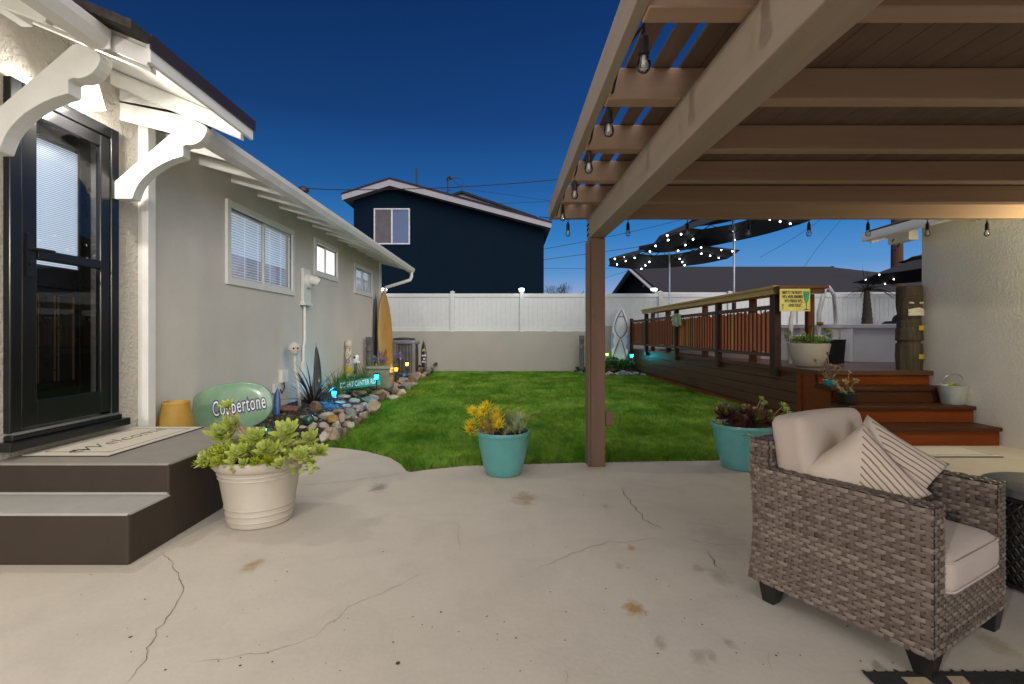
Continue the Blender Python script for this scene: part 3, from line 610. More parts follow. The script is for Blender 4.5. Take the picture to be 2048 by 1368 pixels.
# ---------------------------------------------------------------- pergola
perg = thing('pergola', (.8, 4.6, 0), 'brown painted wooden patio pergola on one square post', 'pergola')
SL = .03
def pz(Y, z): return z-SL*(4.7-Y)
def slopedbox(g, x0, y0, z0, x1, y1, z1):
    g.add([(x, y, pz(y, z)) for x in (x0, x1) for y in (y0, y1) for z in (z0, z1)], [(0, 1, 3, 2), (4, 6, 7, 5), (0, 4, 5, 1), (2, 3, 7, 6), (0, 2, 6, 4), (1, 5, 7, 3)])
PX0, PX1 = .39, 4.78
bx = .80
wp = wood('pergola_post_paint', (.165, .10, .066), (.215, .135, .092), .6, 'Z', 1.2, .2)
g = MB(); g.box(bx-.07, 4.52, 0, bx+.07, 4.66, 2.07); g.build('post', wp, perg, bevel=.006)
g = MB(); g.box(bx-.085, 4.50, 0, bx-.0705, 4.68, 2.05); g.build('post_trim', wp, perg, bevel=.003)
g = MB(); g.box(bx+.0705, 4.54, .36, bx+.15, 4.58, .50); g.build('outlet_cover', wp, perg, bevel=.015)
g = MB(); slopedbox(g, bx-.07, -.6, 2.078, bx+.07, 4.68, 2.275); g.build('beam', MAT['pergola_beam'], perg, bevel=.006)
for dz in (2.11, 2.16, 2.2):
    for dy in (4.56, 4.62): g = MB(); g.tube([(bx-.071, dy, dz), (bx-.082, dy, dz)], .009, 8); g.build('bolt', MAT['metal_dark'], perg)
ry = [4.72-.627*k for k in range(0, 9)]
for k, y in enumerate(ry):
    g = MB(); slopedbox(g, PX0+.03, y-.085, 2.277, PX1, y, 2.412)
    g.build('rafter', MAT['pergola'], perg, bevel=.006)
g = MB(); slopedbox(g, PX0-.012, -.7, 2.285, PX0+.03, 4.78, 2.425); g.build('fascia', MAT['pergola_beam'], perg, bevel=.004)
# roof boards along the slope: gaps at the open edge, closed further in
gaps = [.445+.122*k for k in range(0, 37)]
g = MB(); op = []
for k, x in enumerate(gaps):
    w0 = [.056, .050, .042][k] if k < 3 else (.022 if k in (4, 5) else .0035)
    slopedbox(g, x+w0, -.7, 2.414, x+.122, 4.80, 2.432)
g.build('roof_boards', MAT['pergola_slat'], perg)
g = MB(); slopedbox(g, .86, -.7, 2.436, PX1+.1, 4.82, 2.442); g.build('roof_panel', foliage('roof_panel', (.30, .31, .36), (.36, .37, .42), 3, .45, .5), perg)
# string lights
BULBG = glass_pane('bulb_glass', (.93, .93, .9), .12); BULBF = M('bulb_filament', (.75, .72, .62), .3, metal=.3)
sl_ = thing('string_light', (.44, 4.6, 2.27), 'black cord of clear unlit bulbs strung under the pergola edge', 'string lights')
pts = []
def bulb(x, y, z, lean=0):
    g = MB(); g.tube([(x, y, z), (x+lean*.2, y, z-.03)], .004, 6)
    g.lathe([(.001, -.02), (.008, -.02), (.010, -.034), (.0155, -.04), (.0165, -.085), (.0185, -.09), (.0185, -.095), (.001, -.095)], (x+lean*.4, y, z), 14)
    s_ = g.build('socket', MAT['black_plastic'], sl_, smooth=40)
    g = MB(); g.lathe([(.013, -.093), (.0145, -.102), (.021, -.118), (.0235, -.133), (.021, -.146), (.013, -.155), (.001, -.158)], (x+lean*.5, y, z), 16); bg_ = g.build('bulb', BULBG, s_, smooth=True)
    g = MB(); g.tube([(x+lean*.5, y, z-.10), (x+lean*.5, y, z-.135)], [.005, .008], 8); g.build('filament', BULBF, s_)
xb = PX0+.055
ys = [1.12, 1.65, 2.23, 2.79, 3.39, 4.15]
cord = []
for k, y in enumerate(ys):
    bulb(xb, y, pz(y, 2.31)); cord += [(xb-.012, y-.28, pz(y, 2.345)), (xb-.006, y-.12, pz(y, 2.30)), (xb, y, pz(y, 2.31)), (xb-.004, y+.1, pz(y, 2.335))]
cord = [(xb-.01, -.5, pz(-.5, 2.34))]+cord+[(xb-.008, 4.5, pz(4.5, 2.31)), (xb, 4.70, 2.30), (xb+.02, 4.755, 2.295)]
y = 4.755; k = 0
for u in (1136, 1256, 1375, 1497, 1618, 1736, 1855, 1974, 2090):
    x = XY(u, y); 
    if u == 1136: bulb(x, y, 2.285)
    else: bulb(x, y, 2.285)
    cord += [(x-.28, y, 2.315), (x-.1, y, 2.302), (x, y, 2.288), (x+.06, y, 2.30)]
cord = [c for i, c in enumerate(cord) if i == 0 or (Vector(c)-Vector(cord[i-1])).length > .01]
g = MB(); g.tube(cord, .0055, 6)
xk = XY(1850, y); g.tube([(xk+.25, y-.02, 2.36), (xk+.32, y-.03, 2.31), (xk+.45, y-.03, 2.27), (xk+.55, y-.03, 2.29), (xk+.58, y-.03, 2.34), (xk+.75, y-.02, 2.35)], .007, 6)
g.build('cord', MAT['black_plastic'], sl_, smooth=True)
# ---------------------------------------------------------------- garden wall and vinyl fence
FY = 15.9
gw = thing('garden_wall', (0, FY+.1, 0), 'low beige stucco garden wall below the white fence', 'wall')
g = MB(); g.box(-9, FY, -.05, 2.62, FY+.2, 1.28); g.build('wall_face', MAT['block_wall'], gw, bevel=.01)
g = MB(); g.box(2.62, FY-.02, -.05, 16, FY+.2, 1.46); g.build('wall_face', MAT['block_wall'], gw, bevel=.01)
fence = thing('vinyl_fence', (0, FY+.12, 1.28), 'white vinyl privacy fence standing on the beige garden wall', 'fence')
pxs = [(765+139.4*k-U0)*FY/F for k in range(-3, 9)]
for k, x in enumerate(pxs):
    zb = 1.26
    g = MB(); g.box(x-.063, FY+.05, zb, x+.063, FY+.176, 2.53)
    g.add([(x-.075, FY+.038, 2.53), (x+.075, FY+.038, 2.53), (x+.075, FY+.188, 2.53), (x-.075, FY+.188, 2.53), (x-.075, FY+.038, 2.55), (x+.075, FY+.038, 2.55), (x+.075, FY+.188, 2.55), (x-.075, FY+.188, 2.55), (x, FY+.113, 2.585)], [(0, 1, 5, 4), (1, 2, 6, 5), (2, 3, 7, 6), (3, 0, 4, 7), (4, 5, 8), (5, 6, 8), (6, 7, 8), (7, 4, 8)])
    g.build('post', MAT['white_vinyl'], fence)
    if k < len(pxs)-1:
        x1 = pxs[k+1]; g = MB(); a, b = x+.063, x1-.063
        g.box(a, FY+.085, 1.285, b, FY+.14, 1.40); g.box(a, FY+.085, 2.38, b, FY+.14, 2.495); g.box(a, FY+.112, 1.40, b, FY+.118, 2.38)
        n = 14; wd = (b-a)/n
        for q in range(n): g.box(a+q*wd+.002, FY+.106, 1.40, a+(q+1)*wd-.002, FY+.112, 2.38)
        g.build('panel', MAT['white_vinyl'], fence, bevel=.002)
CAP = emit('cap_light', (.95, 1, 1), 16)
for u, lab in ((768, 'small lit solar cap light on the white fence post beside the downspout'), (1043, 'small lit solar cap light on the fence post before the navy house'), (1308, 'small lit solar cap light on the fence post below the dark gable')):
    x = XY(u, FY+.11); t = thing('post_light', (x, FY+.113, 2.585), lab, 'solar light', 'solar lights on the fence posts')
    g = MB(); g.box(x-.085, FY+.03, 2.55, x+.085, FY+.196, 2.60); g.build('base', MAT['white_vinyl'], t, bevel=.004)
    g = MB(); g.box(x-.075, FY+.04, 2.601, x+.075, FY+.186, 2.655); g.build('lens', CAP, t, bevel=.01)
    g = MB(); g.add([(x-.08, FY+.035, 2.656), (x+.08, FY+.035, 2.656), (x+.08, FY+.191, 2.656), (x-.08, FY+.191, 2.656), (x, FY+.113, 2.675)], [(3, 2, 1, 0), (0, 1, 4), (1, 2, 4), (2, 3, 4), (3, 0, 4)]); g.build('cap', MAT['white_vinyl'], t)
    lamp('cap_glow', (x, FY-.05, 2.63), 1.2, (.95, 1, 1), .03)

# ---------------------------------------------------------------- raised deck with steps and railing
DZ = .74
deck = thing('deck', (DX, 7, 0), 'dark stained raised wooden deck with plank skirt, railing and four steps', 'deck')
SY0 = 6.58
g = MB(); nb = 5; hb = DZ/nb
for k in range(4): g.box(DX, SY0+.02, .11+k*.148, DX+.03, 15.6, .11+(k+1)*.148-.006)
g.build('skirt', MAT['deck_dark'], deck, bevel=.003)
g = MB(); g.box(DX-.03, SY0+.0, -.02, DX+.0, 15.4, .075); g.build('base_board', MAT['deck_red'], deck, bevel=.003)
g = MB(); x = DX+.02
while x < 11.5: g.box(x, 6.26 if x > 3.75 else 7, DZ-.04, min(x+.136, 11.6), 15.85, DZ); x += .142
g.build('floor', MAT['deck_floor'], deck)
g = MB(); g.box(DX-.035, 6.23, DZ-.055, 5.29, 6.259, DZ+.002); g.box(DX-.035, 6.262, DZ-.055, DX+.018, 15.6, DZ+.002); g.build('edge_board', MAT['deck_dark'], deck, bevel=.003)
g = MB(); g.box(DX+.03, 6.6, .0, DX+.06, 15.6, DZ-.06); g.build('under_frame', MAT['deck_dark'], deck)
SX0, SX1 = 3.85, 5.26
ty = [5.36, 5.66, 5.96, 6.26]; tz = [.2, .385, .565, DZ]
for k in range(4):
    z0 = 0 if k == 0 else tz[k-1]; g = MB(); x1 = SX1
    g.box(SX0+.02, ty[k]+.002, z0+.0005, x1, ty[k]+.025, tz[k]-.042); g.build('riser', MAT['deck_red'] if k in (0, 1, 3) else MAT['deck_step'], deck, bevel=.002)
    if k < 3:
        g = MB(); g.box(SX0-.03, ty[k]-.03, tz[k]-.04, x1+.005, ty[k]+.142, tz[k]); g.box(SX0-.03, ty[k]+.147, tz[k]-.04, x1+.005, ty[k+1]+.0, tz[k]); g.build('tread', MAT['deck_step'], deck, bevel=.004)
g = MB(); pr = [(ty[0]+.03, 0), (ty[0]+.03, tz[0]-.041), (ty[1]+.03, tz[0]-.041), (ty[1]+.03, tz[1]-.041), (ty[2]+.03, tz[1]-.041), (ty[2]+.03, tz[2]-.041), (ty[3]+.03, tz[2]-.041), (ty[3]+.03, DZ-.056), (SY0, DZ-.056), (SY0, 0)]
g.prism(pr, lambda p, q, t: (t, p, q), SX0-.004, SX0+.019); g.build('stringer', MAT['deck_red'], deck)
g = MB(); g.box(SX0-.028, SY0-.02, 0, SX0-.005, SY0+.06, DZ-.06); g.build('corner_trim', MAT['deck_red'], deck, bevel=.003)
# railing
pY = [7.2, 9.15, 11.45, 13.95, 15.65]
rx = DX-.045
dkz = wood('deck_post_stain', (.030, .016, .011), (.055, .030, .02), .5, 'Z', 2, .4)
for k, y in enumerate(pY):
    g = MB(); ww = .055 if k else .075; g.box(rx-.045, y-ww, .60, rx+.044, y+ww, 1.765 if k < 4 else 1.68); g.build('post', dkz, deck, bevel=.004)
g = MB(); g.box(rx-.03, pY[0]+.05, 1.56, rx+.02, pY[4], 1.62); g.build('top_rail', MAT['deck_dark'], deck, bevel=.003)
g = MB(); g.box(rx-.03, pY[0]+.05, .87, rx+.02, pY[4], .92); g.build('bottom_rail', MAT['deck_dark'], deck, bevel=.003)
rnd = random.Random(21)
for k in range(4):
    a, b = pY[k]+.07, pY[k+1]-.055; g = MB(); n = int((b-a)/.125)
    for q in range(n): y = a+(b-a)*(q+.5)/n; g.box(rx-.012, y-.010, .92, rx+.0, y+.010, 1.56)
    g.build('balusters', dkz, deck)
    g = MB(); h = MB(); y = a
    while y < b-.05:
        wd = rnd.uniform(.085, .14); t = h if rnd.random() < .14 else g; z1 = 1.545+rnd.uniform(-.03, .015); x = rx+.004+rnd.uniform(0, .010); zb = .93+rnd.uniform(-.02, .02); y1 = min(y+wd-.012, b)
        t.prism([(y, zb), (y1, zb), (y1, z1-.03), (y+(y1-y)*.75, z1), (y+(y1-y)*.25, z1), (y, z1-.03)], lambda p, q, t_: (t_, p, q), x, x+.018); y += wd
    g.build('pickets', MAT['picket_red'], deck)
    if h.v: h.build('pickets', MAT['picket_orange'], deck)
# drink rail on top
g = MB(); g.box(rx-.10, 7.06, 1.845, rx+.24, 14.15, 1.885); g.build('bar_top', MAT['pine'], deck, bevel=.004)
g = MB(); g.box(rx-.085, 7.10, 1.765, rx-.047, 14.1, 1.843); g.box(rx+.17, 7.10, 1.765, rx+.208, 14.1, 1.843); g.build('bar_apron', MAT['pine'], deck, bevel=.003)
g = MB(); g.box(rx-.10, 6.90, 1.83, 4.42, 7.055, 1.87); g.box(rx-.08, 6.93, 1.765, 4.38, 7.02, 1.829); g.build('bar_top', wood('bar_end', (.10, .04, .02), (.17, .07, .03), .5, 'X', 2, .3), deck, bevel=.004)
zred = wood('inner_post_stain', (.10, .025, .012), (.17, .05, .024), .5, 'Z', 2, .3)
for y in (8.2, 10.2, 12.6, 13.9):
    g = MB(); g.box(rx+.12, y-.05, DZ, rx+.21, y+.05, 1.764); g.build('inner_post', zred, deck, bevel=.004)
g = MB(); g.box(4.22, 7.05, DZ, 4.31, 7.14, 1.764); g.build('inner_post', zred, deck, bevel=.004)

# ---------------------------------------------------------------- white house wall beside the steps
rh = thing('stucco_house', (5.3, 4, 0), 'cream stucco house corner with white eave beside the wooden steps', 'house')
RX = 5.30
g = MB(); g.box(RX, -3, -.1, RX+.2, 6.42, 3.0); g.box(RX+.2, 6.22, -.1, 11, 6.42, 3.0); g.build('wall', MAT['stucco_wall'], rh)
slope = .32; ex = 4.80
g = MB(); slab(g, ex, 2.50, 9, 2.50+slope*4.2, 4.95, 6.62, .02); g.build('roof_sheathing', MAT['white_paint'], rh)
g = MB(); slab(g, ex-.02, 2.523, 9, 2.523+slope*4.22, 4.95, 6.65, .05); g.build('roof', MAT['shingle'], rh)
g = MB(); slab(g, ex, 2.40, 9, 2.40+slope*4.2, 6.62, 6.645, .118); g.build('rake_board', MAT['white_paint'], rh)
g = MB(); slab(g, ex+.1, 2.42, 9, 2.42+slope*4.1, 4.97, 4.99, .10); g.build('rake_board', MAT['white_paint'], rh)
g = MB(); g.box(ex-.105, 4.95, 2.43, ex-.002, 6.66, 2.53); g.build('gutter', MAT['aluminium_white'], rh, bevel=.006)
g = MB(); g.box(5.0, 6.25, 2.38, 5.12, 6.6, 2.50); g.build('eave_block', MAT['white_paint'], rh, bevel=.004)
g = MB(); g.tube([(4.98, 6.5, 2.40), (5.03, 6.5, 2.47), (5.1, 6.5, 2.44), (5.06, 6.5, 2.34), (5.0, 6.5, 2.28)], .008, 6); g.build('loose_cord', MAT['black_plastic'], rh, smooth=True)
wl2 = thing('wall_lamp', (RX, 4.05, 2.0), 'lit yellow wall lamp on the cream stucco house beyond the steps', 'lamp')
g = MB(); g.box(RX-.02, 3.97, 1.9, RX, 4.13, 2.1); g.build('backplate', MAT['metal_dark'], wl2, bevel=.005)
g = MB(); g.lathe([(.03, .12), (.06, .1), (.07, -.08), (.04, -.1)], (RX-.09, 4.05, 2.0), 16); g.build('shade', emit('lamp_yellow', (1, .85, .5), 4), wl2, smooth=True)
lamp('side_light', (RX-.2, 4.05, 2.0), 72, (1, .88, .55), .06)
# ---------------------------------------------------------------- neighbours' houses
def quad_strip(mb, top, bot, y0, y1):           # band between two polylines, extruded in Y
    n = len(top); v = [(*p,) for p in top]+[(*p,) for p in bot]
    mb.prism([(p[0], p[1]) for p in top]+[(p[0], p[1]) for p in reversed(bot)], lambda p, q, t: (p, t, q), y0, y1)
NY = 19.5
def Q(u, v, Y=NY): p = P(u, v, Y); return (p.x, p.z)
nh = thing('navy_house', (-2, NY, 0), 'two storey navy blue house with pale fascia and one sliding window', 'house')
fy = NY-.45
wl_, wr_ = Q(707.5, 600)[0], Q(1087.5, 600)[0]
apex = Q(779.5, 362, NY); lft = Q(684, 394, NY); rgt = Q(1102.5, 450, NY)
def zr(x):
    return lft[1]+(apex[1]-lft[1])*(x-lft[0])/(apex[0]-lft[0]) if x < apex[0] else apex[1]+(rgt[1]-apex[1])*(x-apex[0])/(rgt[0]-apex[0])
g = MB(); g.prism([(wl_, 0), (wr_, 0), (wr_, zr(wr_)-.16), (apex[0], zr(apex[0])-.16), (wl_, zr(wl_)-.16)], lambda p, q, t: (p, t, q), NY, NY+9); g.build('wall', MAT['navy'], nh)
def A(u, v): return Q(u, v, fy)
g = MB(); quad_strip(g, [A(683, 389), A(779.3, 358.5), A(1103, 446)], [A(684, 400), A(779, 371), A(1102.5, 456)], fy, fy+.05); g.build('fascia', MAT['trim_far'], nh)
g = MB(); quad_strip(g, [A(681.5, 386), A(779.3, 354.5), A(1104.5, 443)], [A(682.5, 389.3), A(779.3, 358.6), A(1103.5, 446.4)], fy-.02, NY+9.3); g.build('roof', MAT['shingle_far'], nh)
g = MB(); quad_strip(g, [A(684, 396), A(779.3, 366), A(1102.5, 453)], [A(684.5, 399), A(779.3, 369), A(1102, 455.5)], fy+.051, NY+9.2); g.build('soffit', MAT['trim_far'], nh)
a = Q(748, 417); b = Q(820, 489); m_ = Q(784, 450)[0]
g = MB(); t = .05
for x0, z0, x1, z1 in ((a[0], b[1], a[0]+t, a[1]), (b[0]-t, b[1], b[0], a[1]), (a[0]+t, a[1]-t, b[0]-t, a[1]), (a[0]+t, b[1], b[0]-t, b[1]+t), (m_-.03, b[1]+t, m_+.03, a[1]-t)): g.box(x0, NY-.04, z0, x1, NY-.002, z1)
wn = g.build('window', M('window_white_far', (.7, .68, .72), .5), nh, bevel=.003)
g = MB(); g.box(a[0]+t, NY-.02, b[1]+t, m_-.03, NY-.003, a[1]-t); g.build('insect_screen', M('insect_screen', (.12, .10, .11), .7, .2, 3), wn)
g = MB(); g.box(m_+.03, NY-.015, b[1]+t, b[0]-t, NY-.003, a[1]-t); g.build('pane', M('pane_far', (.09, .13, .24), .12, .1, 1, spec=.8), wn)  # blue base colour paints the reflected sky into the pane
g = MB(); g.prism([Q(923, 384, 24), Q(1072, 436, 24), Q(1072, 452, 24), Q(890, 410, 24), Q(893, 396, 24)], lambda p, q, t: (p, t, q), 24, 27); g.build('gable_wall', MAT['trim_far'], nh)
g = MB(); quad_strip(g, [Q(893, 393, 23.9), Q(923, 381.5, 23.9), Q(1074, 434, 23.9)], [Q(893, 397, 23.9), Q(923, 386, 23.9), Q(1074, 438, 23.9)], 23.8, 28); g.build('roof', MAT['shingle_far'], nh)
p0, p1 = P(833.5, 378, 20.5), P(833.5, 336, 20.5); g = MB(); g.tube([p0, p1], .04, 8); g.build('vent_pipe', MAT['metal_dark'], nh)
g = MB(); yy = 20.5; g.tube([P(895.6, 398, yy), P(895.6, 358, yy)], .035, 8); g.tube([P(895.6, 360, yy), P(897, 354.5, yy), P(901, 354, yy), P(903, 358, yy)], .065, 8); g.tube([P(896, 380, yy), P(901, 380, yy)], .02, 6); g.tube([P(903, 356, yy), P(920, 356, yy), P(927, 362, yy), P(925, 370, yy), P(921, 373, yy), P(912, 366, yy), P(904, 358, yy)], .012, 6); g.build('service_mast', MAT['metal_dark'], nh, smooth=40)

dh = thing('dark_roofed_house', (8, 20, 0), 'low neighbouring house with dark shingle roof and white trimmed gable', 'house')
Ya, Y0, Yb = 22.4, 18.0, 28.0; gx = .304*Y0
rz, ez, bz = 4.22, 2.72, 3.0
xr1 = .637*Ya; xe1 = 19.5
g = MB(); R0 = Vector((gx, Ya, rz)); E0 = Vector((gx-.02, Y0, ez)); R1 = Vector((xr1, Ya, rz)); E1 = Vector((xe1, Y0, ez)); B0 = Vector((gx, Yb, bz)); B1 = Vector((xe1, Yb, bz))
d = Vector((0, 0, -.10)); vs = [R0, E0, E1, R1, B0, B1]; vs = vs+[p+d for p in vs]
g.add(vs, [(0, 1, 2, 3), (0, 3, 5, 4), (3, 2, 5), (6, 9, 8, 7), (6, 10, 11, 9), (9, 11, 8), (0, 6, 7, 1), (1, 7, 8, 2), (2, 8, 11, 5), (0, 4, 10, 6), (4, 5, 11, 10)]); g.build('roof', MAT['shingle_far'], dh)
tw = M('trim_far_white', (.62, .58, .62), .5)
g = MB(); o_ = Vector((-.03, 0, -.13)); g.beam(R0+o_, E0+o_, .05, .19, (1, 0, 0.001)); g.build('rake_board', tw, dh)
g = MB(); g.beam(R0+o_, B0+o_, .05, .19, (1, 0, 0.001)); g.build('rake_board', tw, dh)
g = MB(); g.box(gx-.02, Y0-.05, ez-.22, xe1, Y0-.005, ez-.02); g.build('fascia', tw, dh)
g = MB(); g.add([(gx+.4, Y0+.5, 0), (gx+.4, Yb-.5, 0), (gx+.4, Yb-.5, bz), (gx+.4, Ya, rz-.1), (gx+.4, Y0+.5, ez+.1)], [(0, 1, 2, 3, 4)]); g.box(gx+.41, Y0+.5, 0, xe1-.5, Y0+.6, ez); g.build('wall', stucco('dark_green_wall', (.012, .022, .022), 20, .3, .005), dh)
g = MB(); g.box(gx+.36, Ya-.7, 3.25, gx+.40, Ya-.62, 3.33); g.build('gable_vent', tw, dh)
for k, (u, v) in enumerate(((1664, 538), (1691, 545))):
    p = P(u, v, 23); g = MB(); g.tube([p-Vector((0, 0, .45)), p], .05, 8); g.tube([p, p+Vector((0, 0, .12))], .09, 8); g.build('roof_vent', MAT['metal_dark'], dh)

# ---------------------------------------------------------------- trees beyond the fence
leafdark = foliage('leaf_dark', (.010, .013, .010), (.03, .035, .022), 8, .2)
bark = M('bark', (.05, .035, .025), .9, .3, 12, bmp=.6, bs=30)
def tree(x, y, h, cr, lab, seed, spiky=False):
    rnd = random.Random(seed); t = thing('tree', (x, y, 0), lab, 'tree', 'trees beyond the fence')
    g = MB(); g.tube([(x, y, 0), (x+.1, y, h*.4), (x, y+.1, h*.75)], [.22, .16, .05], 8)
    for k in range(6):
        a = rnd.uniform(0, 2*PI); g.tube([(x, y, h*.4+k*.06*h), (x+cr*.6*math.cos(a), y+cr*.6*math.sin(a), h*.65+k*.06*h)], [.08, .02], 6)
    g.build('trunk', bark, t, smooth=True)
    g = MB(); cl = [(rnd.uniform(-1, 1)*cr*.75, rnd.uniform(-1, 1)*cr*.6, h*.5+rnd.random()**.8*h*.42) for _ in range(22)]
    for c in cl:
        rr = cr*rnd.uniform(.22, .42)
        for _ in range(120):
            d = Vector((rnd.gauss(0, 1), rnd.gauss(0, 1), rnd.gauss(0, .8))); d = d.normalized()*rr*rnd.random()**.4
            p = Vector((x, y, 0))+Vector(c)+d; g.leaf(p, d+Vector((rnd.gauss(0, .3), rnd.gauss(0, .3), rnd.uniform(-.3, .4))), (0, 0, 1), rnd.uniform(.12, .24), rnd.uniform(.05, .1), .2, 'oval', 1)
    if spiky:
        for q in (.75, .85): g.tube([(x+cr*q*.9, y, h*.7), (x+cr*q, y, h*1.02)], [.05, .015], 5)
    g.build('crown', leafdark, t, fixn=False)
tree(3.1, 34, 4.7, 1.35, 'rounded dark tree just beyond the navy house corner', 3)
tree(4.75, 36, 4.5, 1.1, 'dark tree with bare spiky twigs beyond the white fence', 5, True)
tree(5.9, 33, 3.9, .8, 'lowest small dark tree beside the brown pergola post', 8)
tree(2.2, 33, 4.0, .9, 'dark tree half hidden behind the navy house', 9)
# utility pole and wires
up_ = thing('utility_pole', (XY(1794, 19), 19, 0), 'thick brown wooden utility pole beyond the fence beside the stucco house', 'utility pole')
g = MB(); x = XY(1794, 19); g.tube([(x, 19, 0), (x, 19, 2.5), (x, 19, 8)], [.21, .205, .17], 14); g.build('pole', wood('pole_wood', (.07, .035, .022), (.12, .06, .04), .8, 'Z', 1, .5), up_, smooth=True)
g = MB(); g.beam((x-1, 19, 7.5), (x+1, 19, 7.5), .1, .12); g.build('crossarm', MAT['deck_dark'], up_)
wire_m = M('wire', (.012, .012, .014), .6)
def wire(pts, r, lab):
    g = MB(); pp = [P(*p) for p in pts]; out = []
    for i in range(len(pp)-1):
        for k in range(6):
            t = k/6; q0 = pp[max(0, i-1)]; q1 = pp[i]; q2 = pp[i+1]; q3 = pp[min(len(pp)-1, i+2)]
            out.append(.5*((2*q1)+(-q0+q2)*t+(2*q0-5*q1+4*q2-q3)*t*t+(-q0+3*q1-3*q2+q3)*t**3))
    g.tube(out+[pp[-1]], r, 6); c = pp[0]
    return tag(g.build('power_line', wire_m, loc=c, smooth=True), lab, 'power line', 'power lines against the evening sky')
wire([(560, 372, 17.8), (660, 379, 17.8), (780, 378.5, 18), (934, 373, 18.3), (1114, 359, 18.8), (1300, 338, 19.3)], .016, 'thick twisted power line sagging across the navy house roof')
wire([(1000, 407, 30), (1095, 403, 30), (1200, 398, 30)], .011, 'faint thin power line above the navy house eave')
wire([(900, 374, 28), (1090, 400, 30), (1240, 425, 30)], .010, 'very thin wire falling from the roof mast of the navy house')
wire([(1060, 503, 26), (1180, 481, 26), (1300, 455, 26), (1420, 425, 26)], .013, 'upper power line rising behind the pergola post')
wire([(1060, 523, 26), (1180, 507, 26), (1290, 492, 26), (1400, 475, 26)], .013, 'double power line rising just below the upper one')
wire([(1060, 536, 27), (1180, 537, 27), (1300, 534, 27)], .009, 'thin level power line above the dark trees')
wire([(1180, 565, 30), (1245, 545, 30), (1330, 520, 30)], .010, 'short low wire rising past the dark gable')
wire([(1520, 515, 30), (1600, 468, 30), (1690, 405, 30)], .012, 'wire climbing steeply under the pergola beside the umbrella')
wire([(1600, 545, 30), (1640, 490, 30), (1690, 430, 30)], .010, 'steepest wire climbing past the end bulb of the pergola')
# ---------------------------------------------------------------- potted plants
SUCC = foliage('succulent', (.34, .43, .05), (.60, .64, .18), 18, .25, .35, (.5, .58, .22))
SUCD = foliage('succulent_deep', (.07, .18, .03), (.2, .34, .06), 22, .25, .4)
YEL = foliage('yellow_succulent', (.72, .52, .015), (.90, .74, .05), 25, .25, .4)
GREY = foliage('grey_green_leaf', (.33, .40, .20), (.52, .56, .32), 20, .2, .5)
FERN = foliage('fern_leaf', (.28, .46, .03), (.50, .64, .10), 20, .35, .5)
DARKR = foliage('dark_rosette', (.07, .018, .028), (.14, .036, .05), 12, .15, .3, (.20, .30, .03))
PINK = foliage('pink_grey_rosette', (.24, .22, .13), (.36, .22, .16), 22, .2, .45)
STEM = M('plant_stem', (.28, .21, .12), .7, .2, 20)
rnd = random.Random(31)
def U(a, b): return rnd.uniform(a, b)
def pot(name, c, prof, mat, lab, cat, soil_r, soil_z, inner=None):
    t = thing(name, c, lab, cat)
    g = MB(); g.lathe(prof, c, 56); g.build('pot', mat, t, smooth=40)
    g = MB(); g.lathe([(soil_r, soil_z), (soil_r*.6, soil_z+.01), (.001, soil_z+.015)], c, 24); g.build('potting_soil', MAT['soil'], t, smooth=True); return t
# big white pot of succulents
c = Vector((-1.61, 3.24, 0)); H = .425
prof = [(.001, .001), (.175, .001), (.192, .006), (.195, .035), (.202, .04), (.198, .047), (.201, .075), (.207, .08), (.203, .087), (.206, .112), (.212, .117), (.208, .124),
        (.238, .30), (.246, .304), (.241, .312), (.243, .325), (.251, .329), (.246, .337), (.249, .35), (.262, .356), (.276, .375), (.281, .40), (.278, .42), (.268, .425), (.255, .418), (.25, .38), (.24, .34)]
wpot = M('white_pot', (.47, .42, .35), .5, .06, 5, bmp=.1, bs=80)
t = pot('potted_succulent', c, prof, wpot, 'large white ribbed pot overflowing with yellow green succulents beside the porch steps', 'potted plant', .25, .36)
g = MB(); g2 = MB(); gs = MB()
for k in range(130):
    a = U(0, 2*PI); r = .34*math.sqrt(rnd.random()); p = c+Vector((r*math.cos(a), r*math.sin(a)*.8, .42+U(.0, .12)*(1-r/.4)))
    ax = Vector((math.cos(a)*r*3, math.sin(a)*r*3-.35, 1)); (g if rnd.random() < .6 else g2).rosette(p, ax, U(.035, .065), rnd.randint(14, 22), .44, 'spoon', U(.7, 1))
for (u, v, Y, Rr) in ((440, 872, 3.2, .11), (455, 815, 3.2, .06), (510, 880, 3.1, .10), (575, 868, 3.15, .115), (622, 880, 3.25, .09), (640, 905, 3.2, .075), (545, 905, 3.0, .08), (600, 915, 3.0, .075), (480, 910, 3.0, .085), (470, 850, 3.2, .075), (560, 930, 2.97, .055), (530, 900, 2.98, .07), (625, 925, 3.1, .05)):
    p = P(u, v, Y); g.rosette(p, (U(-.3, .3), -.55, .8), Rr, 24, .46, 'spoon', U(.8, 1)); gs.tube([c+Vector((U(-.15, .15), U(-.1, .1), .38)), (p+c+Vector((0, 0, .42)))/2, p-Vector((0, 0, .01))], [.014, .012, .009], 6)
# tall stem on the porch side
gs.tube([P(462, 930, 3.2), P(458, 880, 3.2), P(456, 830, 3.2)], [.016, .013, .009], 7)
for v in (850, 865, 880): g.rosette(P(456, v, 3.2), (0, -.2, 1), .10, 12, .28, 'spoon', .95)
